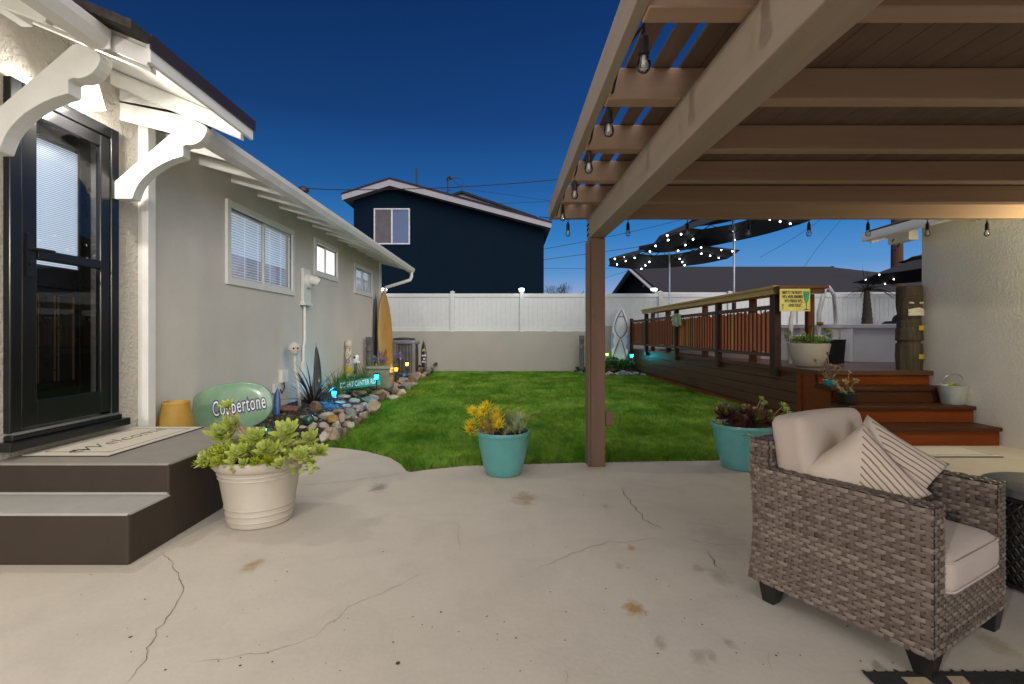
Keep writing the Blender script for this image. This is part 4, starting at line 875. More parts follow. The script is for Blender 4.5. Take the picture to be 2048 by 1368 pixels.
# spiky trailing bits
for (u, v, n) in ((425, 925, 8), (405, 925, 4), (460, 905, 8), (500, 925, 8), (530, 935, 4), (435, 900, 6)):
    for q in range(n):
        p = P(u+U(-14, 14), v+U(-8, 8), 3.05+U(-.08, .08)); g2.rosette(p, (U(-.6, .3), -.6, U(.2, .8)), U(.03, .045), 16, .22, 'blade', 1, 2)
gs.tube([P(480, 935, 2.98), P(470, 942, 2.96), P(466, 948, 2.96)], .004, 5); g2.rosette(P(464, 938, 2.95), (0, -1, 0), .022, 9, .5, 'spoon')
# hanging round leaves over the rim
for k in range(70):
    u = U(560, 640); v = 880+U(0, 60); p = P(u, v, 3.02+U(0, .12)); g.leaf(p, (U(-.5, .7), U(-1, -.2), U(-.7, .6)), (0, -.6, .8), U(.035, .055), U(.028, .04), .2, 'spoon')
g.build('succulent_rosettes', SUCC, t, smooth=True, fixn=False); g2.build('trailing_sedum', foliage('trailing_sedum', (.22, .34, .02), (.5, .5, .05), 18, .25, .4), t, smooth=True, fixn=False); gs.build('stem', STEM, t, smooth=True)
# teal pots
teal = M('teal_glaze', (.10, .33, .32), .32, .12, 4, bmp=.12, bs=90, coat=.3, rvar=.06)
def tealpot(c, r, h, lab):
    prof = [(.001, .001), (r*.60, .001), (r*.655, .012), (r*.74, h*.2), (r*.84, h*.45), (r*.91, h*.7), (r*.945, h*.88), (r*.955, h*.905), (r*.99, h*.915), (r*1.0, h*.95), (r*.985, h), (r*.94, h*.995), (r*.915, h*.93), (r*.9, h*.85)]
    return pot('potted_succulent', c, prof, teal, lab, 'potted plant', r*.9, h*.87)
c = Vector((-.048, 4.3, 0)); t = tealpot(c, .232, .375, 'teal glazed pot with yellow succulents and feathery fern at the lawn edge')
g = MB(); gs = MB()
for (u, v) in ((943, 822), (958, 835), (975, 815), (985, 840), (995, 838), (945, 850), (955, 868), (975, 862), (940, 862), (985, 858), (966, 850), (1000, 850), (950, 826), (968, 824), (992, 826)):
    p = P(u, v, 4.2+U(-.08, .1)); ax = Vector((U(-.5, .2), -.5, U(.4, 1))); g.rosette(p, ax, U(.062, .085), 55, .19, 'blade', 1, 2); gs.tube([c+Vector((U(-.14, .0), U(-.1, .1), .34)), (c+Vector((-.1, 0, .36))+p)/2, p], [.008, .006, .004], 5)
g.build('yellow_heads', YEL, t, smooth=True, fixn=False)
g = MB()
for k in range(13):
    p = c+Vector((U(-.02, .19), U(-.12, .12), .34)); hh = U(.05, .13); gs.tube([p, p+Vector((0, 0, hh*.7))], .008, 5)
    for q in range(3): g.rosette(p+Vector((U(-.02, .02), U(-.02, .02), hh*(.4+.3*q))), (U(-.3, .45), U(-.3, .2), 1), U(.085, .135), 13, .15, 'blade', .75, 3)
g.build('grey_leaves', GREY, t, smooth=True, fixn=False)
g = MB()
for k in range(46):
    a = U(0, 2*PI); b = c+Vector((U(-.1, .12), U(0, .14), .35)); d = Vector((math.cos(a)*.8, math.sin(a)*.5, U(.8, 1.6))).normalized(); L_ = U(.24, .40); pts = [b+d*L_*q/8+Vector((0, 0, -.10*(q/8)**2*L_*4)) for q in range(9)]
    gs.tube(pts, .0022, 4)
    for q in range(2, 9):
        for s in (-1, 1):
            sd = d.cross(Vector((0, 0, 1))).normalized()*s
            for j in (0, .5): g.leaf(pts[q]+(pts[q-1]-pts[q])*j, sd+d*.5+Vector((0, 0, U(-.2, .3))), (0, 0, 1), U(.045, .07), .016, .1, 'oval', 1)
g.build('fern', FERN, t, fixn=False)
gs.build('stem', STEM, t, smooth=True)
c = Vector((2.095, 4.5, 0)); t = tealpot(c, .262, .40, 'teal glazed pot with dark purple rosettes behind the wicker armchair')
g = MB(); g2 = MB(); gs = MB()
for (u, v, Rr, ax) in ((1452, 832, .105, (-.2, -.45, .7)), (1472, 842, .085, (-.3, -.9, .3)), (1508, 843, .115, (0, -.9, .45)), (1530, 843, .10, (.4, -.7, .5)), (1485, 826, .065, (.1, -.4, .9)), (1495, 862, .07, (0, -.8, .2)), (1545, 850, .085, (.5, -.4, .6))):
    p = P(u, v, 4.36); g.rosette(p, ax, Rr*1.18, 44, .40, 'spoon', .95); gs.tube([c+Vector((U(-.1, .1), U(-.1, .1), .36)), p], [.014, .01], 6)
g.build('dark_rosettes', DARKR, t, smooth=True, fixn=False)
for (u, v, Rr) in ((1522, 798, .04), (1529, 806, .04), (1488, 812, .03), (1497, 812, .025), (1508, 818, .032), (1512, 826, .03), (1565, 812, .06), (1572, 822, .06), (1577, 832, .055), (1565, 842, .06), (1435, 825, .05), (1432, 840, .045), (1438, 848, .05), (1541, 824, .03), (1524, 808, .03)):
    p = P(u, v, 4.42+U(-.05, .1)); g2.rosette(p, (U(-.4, .4), -.5, .8), Rr*.85, 16, .45, 'spoon', .95); gs.tube([c+Vector(((p.x-c.x)*.6, 0, .36)), (c+p)/2+Vector(((p.x-c.x)*.3, 0, .2)), p], [.006, .005, .004], 5)
for k in range(14): p = P(1500+U(-18, 30), 868+U(-4, 8), 4.22); g2.leaf(p, (U(-.5, .5), -1, U(-.6, .3)), (0, 0, 1), .045, .02, .2, 'oval')
g2.build('green_rosettes', SUCC, t, smooth=True, fixn=False); gs.build('stem', STEM, t, smooth=True)
# white bowl planter on the deck
c = Vector((4.22, 7.0, .74)); c.x = XY(1617, 7.0)
t = pot('bowl_planter', c, [(.001, .001), (.14, .001), (.17, .02), (.215, .11), (.245, .2), (.262, .29), (.268, .325), (.258, .33), (.245, .31), (.24, .27)], wpot, 'white bowl planter with leafy green plant on the deck below the yellow sign', 'potted plant', .24, .28)
g = MB(); gs = MB()
for k in range(48):
    a = U(0, 2*PI); r = .25*math.sqrt(rnd.random()); p = c+Vector((r*math.cos(a), r*math.sin(a), .31+U(0, .16)*(1-r/.35))); gs.tube([c+Vector((r*.5*math.cos(a), r*.5*math.sin(a), .28)), p], [.006, .004], 5)
    for q in range(7): g.leaf(p, (U(-1, 1), U(-1, 1), U(-.3, 1)), (0, 0, 1), U(.05, .09), U(.025, .04), .3, 'oval')
for (u, v) in ((1580, 668), (1572, 676), (1655, 665), (1660, 675), (1640, 652), (1625, 655)):
    p = P(u, v, 7.0); gs.tube([c+Vector(((p.x-c.x)*.5, 0, .3)), p], [.006, .004], 5)
    for q in range(8): g.leaf(p, (U(-1, 1), U(-1, .3), U(-.3, 1)), (0, 0, 1), U(.05, .08), U(.02, .035), .3, 'oval')
g.build('leafy_plant', foliage('leafy_plant', (.07, .17, .03), (.26, .38, .08), 14, .3), t, smooth=True, fixn=False); gs.build('stem', STEM, t, smooth=True)
# turquoise bowl and black pot on the steps
c = Vector((XY(1661, 6.1), 6.1, .565)); tq = M('turquoise_plastic', (.03, .36, .40), .4, .08, 4)
t = pot('succulent_bowl', c, [(.001, .0), (.04, .0), (.062, .02), (.08, .055), (.086, .075), (.08, .076), (.07, .05)], tq, 'small turquoise bowl of pinkish rosettes on the upper wooden step', 'potted plant', .07, .06)
g = MB(); gs = MB()
for (u, v, Rr) in ((1650, 742, .05), (1662, 736, .06), (1676, 738, .05), (1645, 748, .035), (1684, 732, .04), (1670, 745, .045), (1655, 708, .04), (1652, 720, .025), (1630, 722, .035), (1640, 735, .02)):
    p = P(u, v, 6.05); g.rosette(p, (U(-.4, .4), -.6, .7), Rr, 18, .45, 'spoon', .9); gs.tube([c+Vector((0, 0, .06)), (c+p)/2+Vector((0, 0, .03)), p], [.007, .006, .005], 5)
g.build('rosettes', PINK, t, smooth=True, fixn=False); gs.build('stem', STEM, t, smooth=True)
c = Vector((XY(1695, 5.8), 5.8, .385))
t = pot('succulent_pot', c, [(.001, 0), (.07, 0), (.078, .01), (.10, .12), (.108, .125), (.108, .14), (.1, .14), (.09, .11)], M('black_pot', (.015, .014, .014), .5, .2, 5), 'small black pot with trailing pale succulent on the middle wooden step', 'potted plant', .09, .12)
g = MB(); gs = MB()
for (u, v, Rr) in ((1672, 770, .04), (1690, 765, .05), (1680, 778, .04), (1698, 745, .03), (1712, 762, .04), (1708, 765, .03), (1700, 780, .035), (1690, 785, .03), (1665, 765, .03), (1706, 784, .025)):
    p = P(u, v, 5.72); g.rosette(p, (U(-.4, .5), -.6, .6), Rr, 13, .55, 'spoon', .9); gs.tube([c+Vector((0, 0, .12)), (c+p)/2+Vector((0, 0, .08)), p], [.006, .005, .004], 5)
g.build('rosettes', foliage('pale_succulent', (.33, .34, .12), (.5, .46, .22), 20, .2), t, smooth=True, fixn=False); gs.build('stem', STEM, t, smooth=True)
# galvanised bucket
c = Vector((XY(1905, 5.85), 5.85, .385)); t = thing('bucket', c, 'pale metal bucket with wire handle on the wooden step against the stucco wall', 'bucket')
g = MB(); g.lathe([(.001, .003), (.10, .003), (.103, .0), (.107, .008), (.143, .205), (.15, .208), (.15, .215), (.142, .215), (.10, .012)], c, 36); g.build('pail', M('galvanised', (.50, .54, .55), .45, .15, 6, metal=.35, bmp=.1, bs=30), t, smooth=40)
g = MB(); g.tube([c+Vector((.148*math.cos(a), -.02*math.sin(a), .20+.15*math.sin(a))) for a in np.linspace(0, PI, 17)], .004, 6); g.build('handle', MAT['steel'], t, smooth=True)
g = MB(); g.lathe([(.135, .17), (.001, .18)], c, 20); g.build('potting_soil', MAT['soil'], t)
g = MB(); 
for k in range(6): g.rosette(c+Vector((U(-.08, .06), U(-.06, .06), .19+U(0, .03))), (0, -.4, 1), .045, 14, .4)
g.build('rosettes', SUCC, t, smooth=True, fixn=False)
# black bin by the pool
c = Vector((XY(1670, 7.75), 7.75, .74)); t = thing('waste_bin', c, 'black plastic bin on the deck beside the white bowl planter', 'bin')
g = MB(); g.lathe([(.001, 0), (.115, 0), (.12, .01), (.145, .36), (.152, .36), (.152, .375), (.14, .375), (.112, .02)], c, 4, Matrix.Rotation(R(45), 4, 'Z')); g.build('tub', M('bin_plastic', (.016, .012, .014), .5, .2, 4), t, bevel=.008)
# ---------------------------------------------------------------- wicker armchair
def wicker_mat():
    m, nt, b, L = newmat('wicker'); a = nt.nodes.new('ShaderNodeAttribute'); a.attribute_name = 'tint'
    co = coords(nt, (1, 1, 9)); n = nz(nt, co, 38, 4, .7); co2 = coords(nt); n2 = nz(nt, co2, 9, 3)
    c = ramp(nt, a.outputs['Fac'], [(0, (.06, .042, .032)), (.35, (.17, .128, .098)), (.7, (.26, .21, .165)), (1, (.35, .295, .235))])
    c = mixc(nt, mth(nt, 'MULTIPLY', n, .75), c, (.055, .042, .038)); c = mixc(nt, mth(nt, 'MULTIPLY', n2, .3), c, (.19, .13, .12)); L(c, b.inputs['Base Color'])
    b.inputs['Roughness'].default_value = .45; b.inputs['Specular IOR Level'].default_value = .4; bump(nt, n, .35, .002, b); return m
WICK = wicker_mat(); WDARK = M('weave_gap_shade', (.02, .016, .014), .8, .3, 20)  # near-black colour paints the shade between the strands
wr = random.Random(5)
def weave(g, p00, p10, p01, p11, bow=None, sh=.0190, st=.031, amp=.0038, gap=.12, n_out=None):
    p00, p10, p01, p11 = [Vector(p) for p in (p00, p10, p01, p11)]
    W = ((p10-p00).length+(p11-p01).length)/2; H = ((p01-p00).length+(p11-p10).length)/2
    nn = n_out or (p10-p00).cross(p01-p00).normalized()
    def pt(s, t):
        q = p00*(1-s)*(1-t)+p10*s*(1-t)+p01*(1-s)*t+p11*s*t
        if bow: q = q+bow(s, t)
        return q
    rows = max(2, round(H/sh)); cols = max(2, round(W/st)); per = 6
    for c in range(cols):                       # stakes
        s = (c+.5)/cols; hw = .0075/W; g.cur = wr.uniform(.15, .5); m = 10; vs = []
        for i in range(m+1): vs += [pt(s-hw, i/m)+nn*.0005, pt(s+hw, i/m)+nn*.0005]
        g.add(vs, [(2*i, 2*i+1, 2*i+3, 2*i+2) for i in range(m)])
    for r in range(rows):
        t0, t1 = (r+gap*.5)/rows, (r+1-gap*.5)/rows; tm = (t0+t1)/2; base = min(1, max(0, wr.gauss(.53, .27))); ph = (r % 2)*PI; vs = []; m = cols*per
        jj = wr.uniform(-.25, .25)
        ts = []
        for i in range(m+1):
            s = i/m; x = s*cols; cw = math.cos(PI*x+ph+PI/2+jj); o = amp*(min(.55, cw*1.6+.35) if cw > -.6 else cw)
            k = int((x+(.5 if r % 2 else -.5))/2)
            sd = wr.random() if i == 0 else None
            e = noise.noise(Vector((r*7.3, k*3.1, W*10)))*.45
            vs += [pt(s, t0)+nn*(o-.0014), pt(s, tm)+nn*(o+.0016), pt(s, t1)+nn*(o-.0014)]; ts += [min(1, max(0, base+e))]*3
        n0 = len(g.v); g.add(vs, [(3*i+j, 3*i+3+j, 3*i+4+j, 3*i+1+j) for i in range(m) for j in (0, 1)]); g.t[n0:] = ts
ch = thing('armchair', (1.568, 2.143, 0), 'grey brown wicker armchair with pale cushions on black tapered legs', 'armchair', rz=R(30))
hx, hy, za, zbk, zl = .328, .322, .60, .72, .085; T = .085
g = MB()
flare = lambda s, t: Vector((0, .025*(1-t)**3*max(0, s-.6)/.4, 0))
def bowy(s, t): return Vector((0, -.018*math.sin(PI*t)*s, 0))
weave(g, (-hx, hy, zl), (-hx, -hy, zl), (-hx, hy, za), (-hx, -hy, za), lambda s, t: Vector((0, (-.022*math.sin(PI*t)+.012*(1-t))*(1-s), 0)), n_out=Vector((-1, 0, 0)))
weave(g, (hx, -hy, zl), (hx, hy, zl), (hx, -hy, za), (hx, hy, za), n_out=Vector((1, 0, 0)))
for s in (-1, 1):
    a, b = (s*hx, s*(hx-T)); x0, x1 = min(a, b), max(a, b)
    weave(g, (x0, -hy, zl if 0 else .09), (x1, -hy, .09), (x0, -hy, za), (x1, -hy, za), n_out=Vector((0, -1, 0)), st=.028)      # arm front
    weave(g, (x0, -hy-.004, za+.003), (x0, hy, za+.003), (x1, -hy-.004, za+.003), (x1, hy, za+.003), n_out=Vector((0, 0, 1)), st=.03)   # arm top
    xi = s*(hx-T); weave(g, (xi, -hy, .25), (xi, hy-.1, .25), (xi, -hy, za), (xi, hy-.1, za), n_out=Vector((-s, 0, 0)))   # inside of arm
weave(g, (-hx+T, -hy, .09), (hx-T, -hy, .09), (-hx+T, -hy, .292), (hx-T, -hy, .292), n_out=Vector((0, -1, 0)), sh=.0165, st=.026)  # front apron
bt = .06
bk = lambda s, t: Vector((0, -.022*math.sin(PI*t)+.012*(1-t), 0))
weave(g, (hx, hy+.035, zl), (-hx, hy+.035, zl), (hx-.02, hy+.05, zbk), (-hx+.02, hy+.05, zbk), bk, n_out=Vector((0, 1, 0)))
weave(g, (-hx, hy+.036, zl), (-hx, hy-.004, zl), (-hx, hy+.046, za+.01), (-hx, hy-.004, za+.01), bk, n_out=Vector((-1, 0, 0)), st=.02)
weave(g, (-hx+.02, hy+.05, .55), (-hx+.02, hy-.04, .55), (-hx+.02, hy+.05, zbk), (-hx+.02, hy-.04, zbk), n_out=Vector((-1, 0, 0)), st=.028)
weave(g, (-hx+.02, hy-.04, .3), (hx-.02, hy-.04, .3), (-hx+.02, hy-.04, zbk), (hx-.02, hy-.04, zbk), n_out=Vector((0, -1, 0)))
weave(g, (-hx+.02, hy+.05, zbk), (-hx+.02, hy-.04, zbk), (hx-.02, hy+.05, zbk), (hx-.02, hy-.04, zbk), n_out=Vector((0, 0, 1)), st=.03)
g.build('wicker_weave', WICK, ch, local=True, smooth=50, fixn=False)
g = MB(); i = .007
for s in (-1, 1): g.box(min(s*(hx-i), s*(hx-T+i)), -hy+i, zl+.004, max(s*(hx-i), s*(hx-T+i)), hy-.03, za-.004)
g.box(-hx+T, -hy+i, zl+.004, hx-T, hy-.05, .262); g.box(-hx+.03, hy-.034, zl+.01, hx-.03, hy-.004, zbk-.006); g.build('frame', WDARK, ch, local=True)  # dark inner box, put in so the weave gaps look shaded
LEGM = M('leg_black', (.010, .010, .010), .45, .2, 8)
for sx, sy in ((-1, -1), (1, -1), (-1, 1), (1, 1)):
    g = MB(); x, y = sx*(hx-.045), sy*(hy-.045); a, b = .044, .026; dx, dy = sx*.012, sy*.012
    g.add([(x+i*a, y+j*a, zl+.006) for i, j in ((-1, -1), (1, -1), (1, 1), (-1, 1))]+[(x+dx*.5+i*b, y+dy*.5+j*b, .009 if (sx, sy) == (-1, -1) else 0) for i, j in ((-1, -1), (1, -1), (1, 1), (-1, 1))], [(0, 1, 2, 3), (7, 6, 5, 4), (0, 4, 5, 1), (1, 5, 6, 2), (2, 6, 7, 3), (3, 7, 4, 0)])
    g.build('leg', LEGM, ch, local=True, bevel=.004)
def fabric(name, col):
    m, nt, b, L = newmat(name); co = coords(nt); n = nz(nt, co, 5, 4); n2 = nz(nt, co, 420, 2)
    c = mixc(nt, n, tuple(x*.9 for x in col), col); c = mixc(nt, mth(nt, 'MULTIPLY', n2, .25), c, tuple(x*.6 for x in col)); L(c, b.inputs['Base Color'])
    b.inputs['Roughness'].default_value = .9; b.inputs['Specular IOR Level'].default_value = .15; b.inputs['Sheen Weight'].default_value = .2
    wr_ = nz(nt, coords(nt, (1, 1, .6)), 7, 3, .5, .8); bump(nt, mth(nt, 'ADD', mth(nt, 'MULTIPLY', wr_, 4), n2), .35, .006, b); return m
CUSH = fabric('cushion_fabric', (.56, .465, .40))
g = MB(); rounded_box(g, Matrix.Translation((0, -.03, .345)), 2*(hx-T)-.004, .62, .15, .05, .025, 12); o1 = g.build('seat_cushion', CUSH, ch, local=True, smooth=True)
def piping(par, Mx, sx, sy, z, r):
    g = MB(); pts = []
    for cx_, cy_, a0 in ((sx/2-r, sy/2-r, 0), (-sx/2+r, sy/2-r, 90), (-sx/2+r, -sy/2+r, 180), (sx/2-r, -sy/2+r, 270)):
        for k in range(7): a = R(a0+15*k); pts.append(Mx @ Vector((cx_+r*math.cos(a), cy_+r*math.sin(a), z)))
    g.tube(pts+[pts[0]], .0042, 6); g.build('piping', CUSH, par, loc=(0, 0, 0), smooth=True)
piping(o1, Matrix.Translation((0, -.03, .345)), 2*(hx-T)-.010, .614, .052, .05); piping(o1, Matrix.Translation((0, -.03, .345)), 2*(hx-T)-.010, .614, -.052, .05)
g = MB(); rounded_box(g, Matrix.Translation((-.015, .20, .61)) @ Matrix.Rotation(R(-9), 4, 'X'), 2*(hx-T)+.03, .16, .46, .042, .008, 12, .014); g.build('back_cushion', CUSH, ch, local=True, smooth=True)
def stripes():
    m, nt, b, L = newmat('striped_linen'); tc = nt.nodes.new('ShaderNodeTexCoord'); sp = nt.nodes.new('ShaderNodeSeparateXYZ'); L(tc.outputs['Object'], sp.inputs[0])
    co = coords(nt); wob = mth(nt, 'MULTIPLY', mth(nt, 'SUBTRACT', nz(nt, co, 6, 3), .5), .016)
    y = mth(nt, 'ADD', sp.outputs[0], wob); fr = mth(nt, 'FRACT', mth(nt, 'DIVIDE', y, .021))
    li = mth(nt, 'LESS_THAN', fr, .27); right = mth(nt, 'GREATER_THAN', mth(nt, 'SUBTRACT', sp.outputs[0], sp.outputs[1]), .0); f = mth(nt, 'MULTIPLY', li, right)
    n2 = nz(nt, co, 400, 2); c = mixc(nt, f, (.66, .56, .46), (.22, .125, .085)); c = mixc(nt, mth(nt, 'MULTIPLY', n2, .25), c, (.4, .33, .27)); L(c, b.inputs['Base Color'])
    b.inputs['Roughness'].default_value = .9; b.inputs['Specular IOR Level'].default_value = .1; b.inputs['Sheen Weight'].default_value = .2
    bump(nt, mth(nt, 'ADD', mth(nt, 'MULTIPLY', nz(nt, co, 9, 3, .5, .8), 4), n2), .4, .006, b); return m
STR = stripes()
def pillow(name, M4, size, th, lab):
    g = MB(); n = 22; vs = []; idx = {}
    for sgn in (1, -1):
        for j in range(n+1):
            for i in range(n+1):
                x, y = -1+2*i/n, -1+2*j/n; e = max(abs(x), abs(y))
                if sgn < 0 and (i in (0, n) or j in (0, n)): idx[(sgn, i, j)] = idx[(1, i, j)]; continue
                px, py = x*(1-.09*(1-y*y)), y*(1-.09*(1-x*x)); h = th*((1-x**4)*(1-y**4))**.55
                wrk = .008*noise.noise(Vector((x*2.2+size*9, y*2.2, sgn)))*(1-e**4)
                idx[(sgn, i, j)] = len(vs); vs.append((px*size/2, py*size/2, sgn*h+wrk))
    fs = []
    for sgn in (1, -1):
        for j in range(n):
            for i in range(n):
                q = (idx[(sgn, i, j)], idx[(sgn, i+1, j)], idx[(sgn, i+1, j+1)], idx[(sgn, i, j+1)]); fs.append(q if sgn > 0 else q[::-1])
    g.add(vs, fs); o = g.build(name, STR, None, smooth=True, loc=(0, 0, 0)); o.matrix_world = M4
    return tag(o, lab, 'pillow', 'striped pillows on the armchair')
C = Matrix.Translation((1.568, 2.143, 0)) @ Matrix.Rotation(R(30), 4, 'Z')
def frame(o, right, up, roll):
    r = Vector(right).normalized(); u = Vector(up); u = (u-r*u.dot(r)).normalized(); n = r.cross(u)
    return C @ Matrix.Translation(o) @ Matrix(((r.x, u.x, n.x, 0), (r.y, u.y, n.y, 0), (r.z, u.z, n.z, 0), (0, 0, 0, 1))) @ Matrix.Rotation(R(roll), 4, 'Z')
pillow('throw_pillow', frame((-.14, -.002, .595), (.46, -.89, 0), (.12, .07, 1), 41), .335, .085, 'cream pillow with brown stripes leaning at the front, its plain corner toward the near arm')
pillow('throw_pillow', frame((.075, .0, .605), (.66, -.75, 0), (.12, .15, 1), 56), .345, .085, 'cream pillow with brown stripes behind the other one, rising highest in the armchair')
# woven black side table beyond the chair
c = Vector((2.63, 2.38, 0)); tb = thing('side_table', c, 'black woven drum side table with grey top beside the armchair', 'side table')
g = MB(); r0 = .265
def cyl(a, z): return c+Vector((r0*(1+.10*math.sin(PI*z/.43))*math.cos(a), r0*(1+.10*math.sin(PI*z/.43))*math.sin(a), z))
for k in range(44):
    for s in (1, -1):
        pts = [cyl(2*PI*k/44+s*z*2.4, z) for z in np.linspace(.02, .42, 10)]; g.tube(pts, .0075, 5)
g.tube([cyl(a, .02) for a in np.linspace(0, 2*PI, 40)], .012, 6); g.tube([cyl(a, .42) for a in np.linspace(0, 2*PI, 40)], .012, 6)
g.build('woven_base', M('woven_black', (.016, .014, .013), .4, .2, 20), tb, smooth=True)
g = MB(); g.lathe([(.001, .43), (.27, .43), (.285, .436), (.285, .462), (.27, .47), (.001, .47)], c, 48); g.build('table_top', M('grey_top', (.12, .115, .12), .4, .2, 6), tb, smooth=40)
g = MB(); g.lathe([(.20, .02), (.20, .42)], c, 24); g.build('liner', M('liner', (.11, .095, .09), .8), tb)
# rug corner
rg = thing('outdoor_rug', (2.3, 1.2, 0), 'black and tan patterned outdoor rug corner under the armchair leg', 'rug')
g = MB(); g.box(1.25, .5, .0025, 3.6, 1.765, .009); g.build('rug_base', M('rug_black', (.018, .017, .016), .95, .3, 60, bmp=.6, bs=250), rg)
g = MB(); rnd = random.Random(3)
for (x, y, w_, h_, s) in ((1.36, 1.66, .085, .075, .0), (1.50, 1.66, .06, .08, .02), (1.78, 1.67, .20, .075, .06), (2.1, 1.64, .15, .09, .05), (1.4, 1.3, .2, .12, .05), (1.75, 1.35, .3, .12, -.1), (2.3, 1.4, .3, .12, .1), (1.4, .9, .3, .12, .1), (1.9, .95, .3, .12, -.1), (2.6, 1.0, .3, .12, .1)):
    g.add([(x, y, .0098), (x+w_, y, .0098), (x+w_+s, y+h_, .0098), (x+s, y+h_, .0098)], [(0, 1, 2, 3)])
g.build('tan_motif', M('rug_tan', (.42, .34, .22), .95, .15, 90, bmp=.6, bs=250), rg)
g = MB()
for k in range(60): x = 1.26+k*.039; g.beam((x, 1.765, .006), (x+rnd.uniform(-.006, .006), 1.765+rnd.uniform(.008, .018), .004), .006, .004)
g.build('fringe', M('rug_black2', (.02, .02, .02), .95), rg)
# mat by the steps
mt = thing('step_mat', (4.5, 5.08, 0), 'pale mat with thin black border on the concrete before the wooden steps', 'door mat')
x0, x1, y0, y1 = 4.03, 4.80, 4.85, 5.30
g = MB(); g.box(x0, y0, .003, x1, y1, .009); g.build('backing', MATD, mt)
g = MB(); g.box(x0+.01, y0+.012, .009, x1-.012, y1-.008, .014); g.build('pile', M('mat_pale', (.62, .58, .50), .9, .06, 50, bmp=.3, bs=300, bd=.002), mt)
g = MB(); i = .05; t_ = .006
for a, b, cc, d in ((x0+i, x1-i, y0+i, y0+i+t_), (x0+i, x1-i, y1-i-t_, y1-i), (x0+i, x0+i+t_, y0+i+t_, y1-i-t_), (x1-i-t_, x1-i, y0+i+t_, y1-i-t_)): g.box(a, cc, .0142, b, d, .0152)
g.build('border', MATD, mt)
# ---------------------------------------------------------------- umbrellas on the deck
LED = emit('led', (.9, .96, 1), 14)
def umbrella(base, rim_c, rad, tilt, lab, z0, h_rim, h_mid, h_top, seed, rot=0.2, leds=12):
    rnd = random.Random(seed); b = Vector(base); t = thing('patio_umbrella', b, lab, 'umbrella', 'umbrellas beyond the deck railing')
    Mx = Matrix.Translation(rim_c) @ tilt; n = 8
    def rp(k, r, z): a = 2*PI*k/n+rot; return Mx @ Vector((r*math.cos(a), r*math.sin(a), z))
    def canopy(r0, z0_, r1, z1_, sag):
        g = MB(); vs = []; m = 8
        for i in range(m+1):
            f = i/m; r = r0+(r1-r0)*f; z = z0_+(z1_-z0_)*(f**1.15)
            for k in range(n*6):
                ph = (k % 6)/6; s = math.sin(PI*ph); chord = 1-.055*s
                vs.append(rp(k/6, r*(math.cos(PI/8)/math.cos((ph-.5)*2*PI/8) if True else 1)*(1-.02*s*f), z-sag*s*f))
        N = n*6
        vs2 = vs+[Vector(p)+Vector((0, 0, -.012)) for p in vs]; K = (m+1)*N
        fs = [(i*N+k, i*N+(k+1) % N, (i+1)*N+(k+1) % N, (i+1)*N+k) for i in range(m) for k in range(N)]
        g.add(vs2, fs+[tuple(q+K for q in f[::-1]) for f in fs]+[(m*N+k, m*N+(k+1) % N, K+m*N+(k+1) % N, K+m*N+k) for k in range(N)])
        return g
    canopy(rad*.47, h_mid, rad, 0, .03).build('canopy', MAT['umbrella'], t, smooth=40)
    canopy(.02, h_top+.1, rad*.50, h_mid+.10, .02).build('vent_canopy', MAT['umbrella'], t, smooth=40)
    hub = rp(0, 0, h_mid-.05); top = rp(0, 0, h_top+.1)
    g = MB(); g.tube([b, Vector((b.x, b.y, hub.z-.2)), hub, top], .022, 10); g.build('pole', MAT['steel'], t, smooth=40)
    g = MB(); zc = b.z+1.1; g.tube([(b.x, b.y, zc-.12), (b.x, b.y, zc+.1)], .045, 10); g.tube([(b.x, b.y, zc), (b.x-.1, b.y-.04, zc+.1)], .015, 6); g.build('crank', MAT['metal_dark'], t, smooth=40)
    g = MB(); g.lathe([(.001, .0), (.27, .0), (.27, .03), (.06, .06), (.03, .3), (.001, .3)], b, 20); g.build('stand', MAT['metal_dark'], t, smooth=40)
    for k in range(n):
        g = MB(); g.tube([rp(k, .03, h_top-.03), rp(k, rad*.45, h_mid-.02), rp(k, rad*.985, -.015)], .011, 5); g.tube([rp(0, 0, h_mid-.35), rp(k, rad*.45, h_mid-.03)], .008, 5)
        g.build('rib', MAT['metal_dark'], t)
    for k in range(leds):
        q = k % n; f = .55+.40*((k*7+k//8) % 9)/8; p = rp(q, rad*f, h_mid*(1-((f-.4)/.6)**1.15)-.035); g = MB(); g.ball(p+Vector((0, 0, -.02)), .019, 5); g.build('bulb', LED, t, smooth=True)
    return t
rt = lambda ax, d: Matrix.Rotation(R(d), 4, ax)
bB = Vector((XY(1339, 13.9), 13.9, .74)); umbrella(bB, (bB.x-.0, 13.9, 3.30), 1.80, rt('Y', -2) @ rt('X', -1), 'black two tiered umbrella with white lights standing farther along the deck, above the dark gable', .74, 3, .24, .40, 1, .2, 22)
bA = Vector((XY(1468, 10.8), 10.8, .74)); umbrella(bA, (bA.x, 10.8, 3.46), 1.95, rt('Y', -9) @ rt('X', -1.5), 'black two tiered umbrella with white lights nearest the pergola on a tall steel pole', .74, 3, .26, .44, 2, .35, 24)
bC = Vector((XY(1900, 14.5), 14.5, .74)); umbrella(bC, (bC.x, 14.5, 3.02), 2.35, rt('Y', -3) @ rt('X', -3), 'black umbrella with white lights partly hidden behind the stucco house corner', .74, 3, .36, .55, 4, .1, 16)

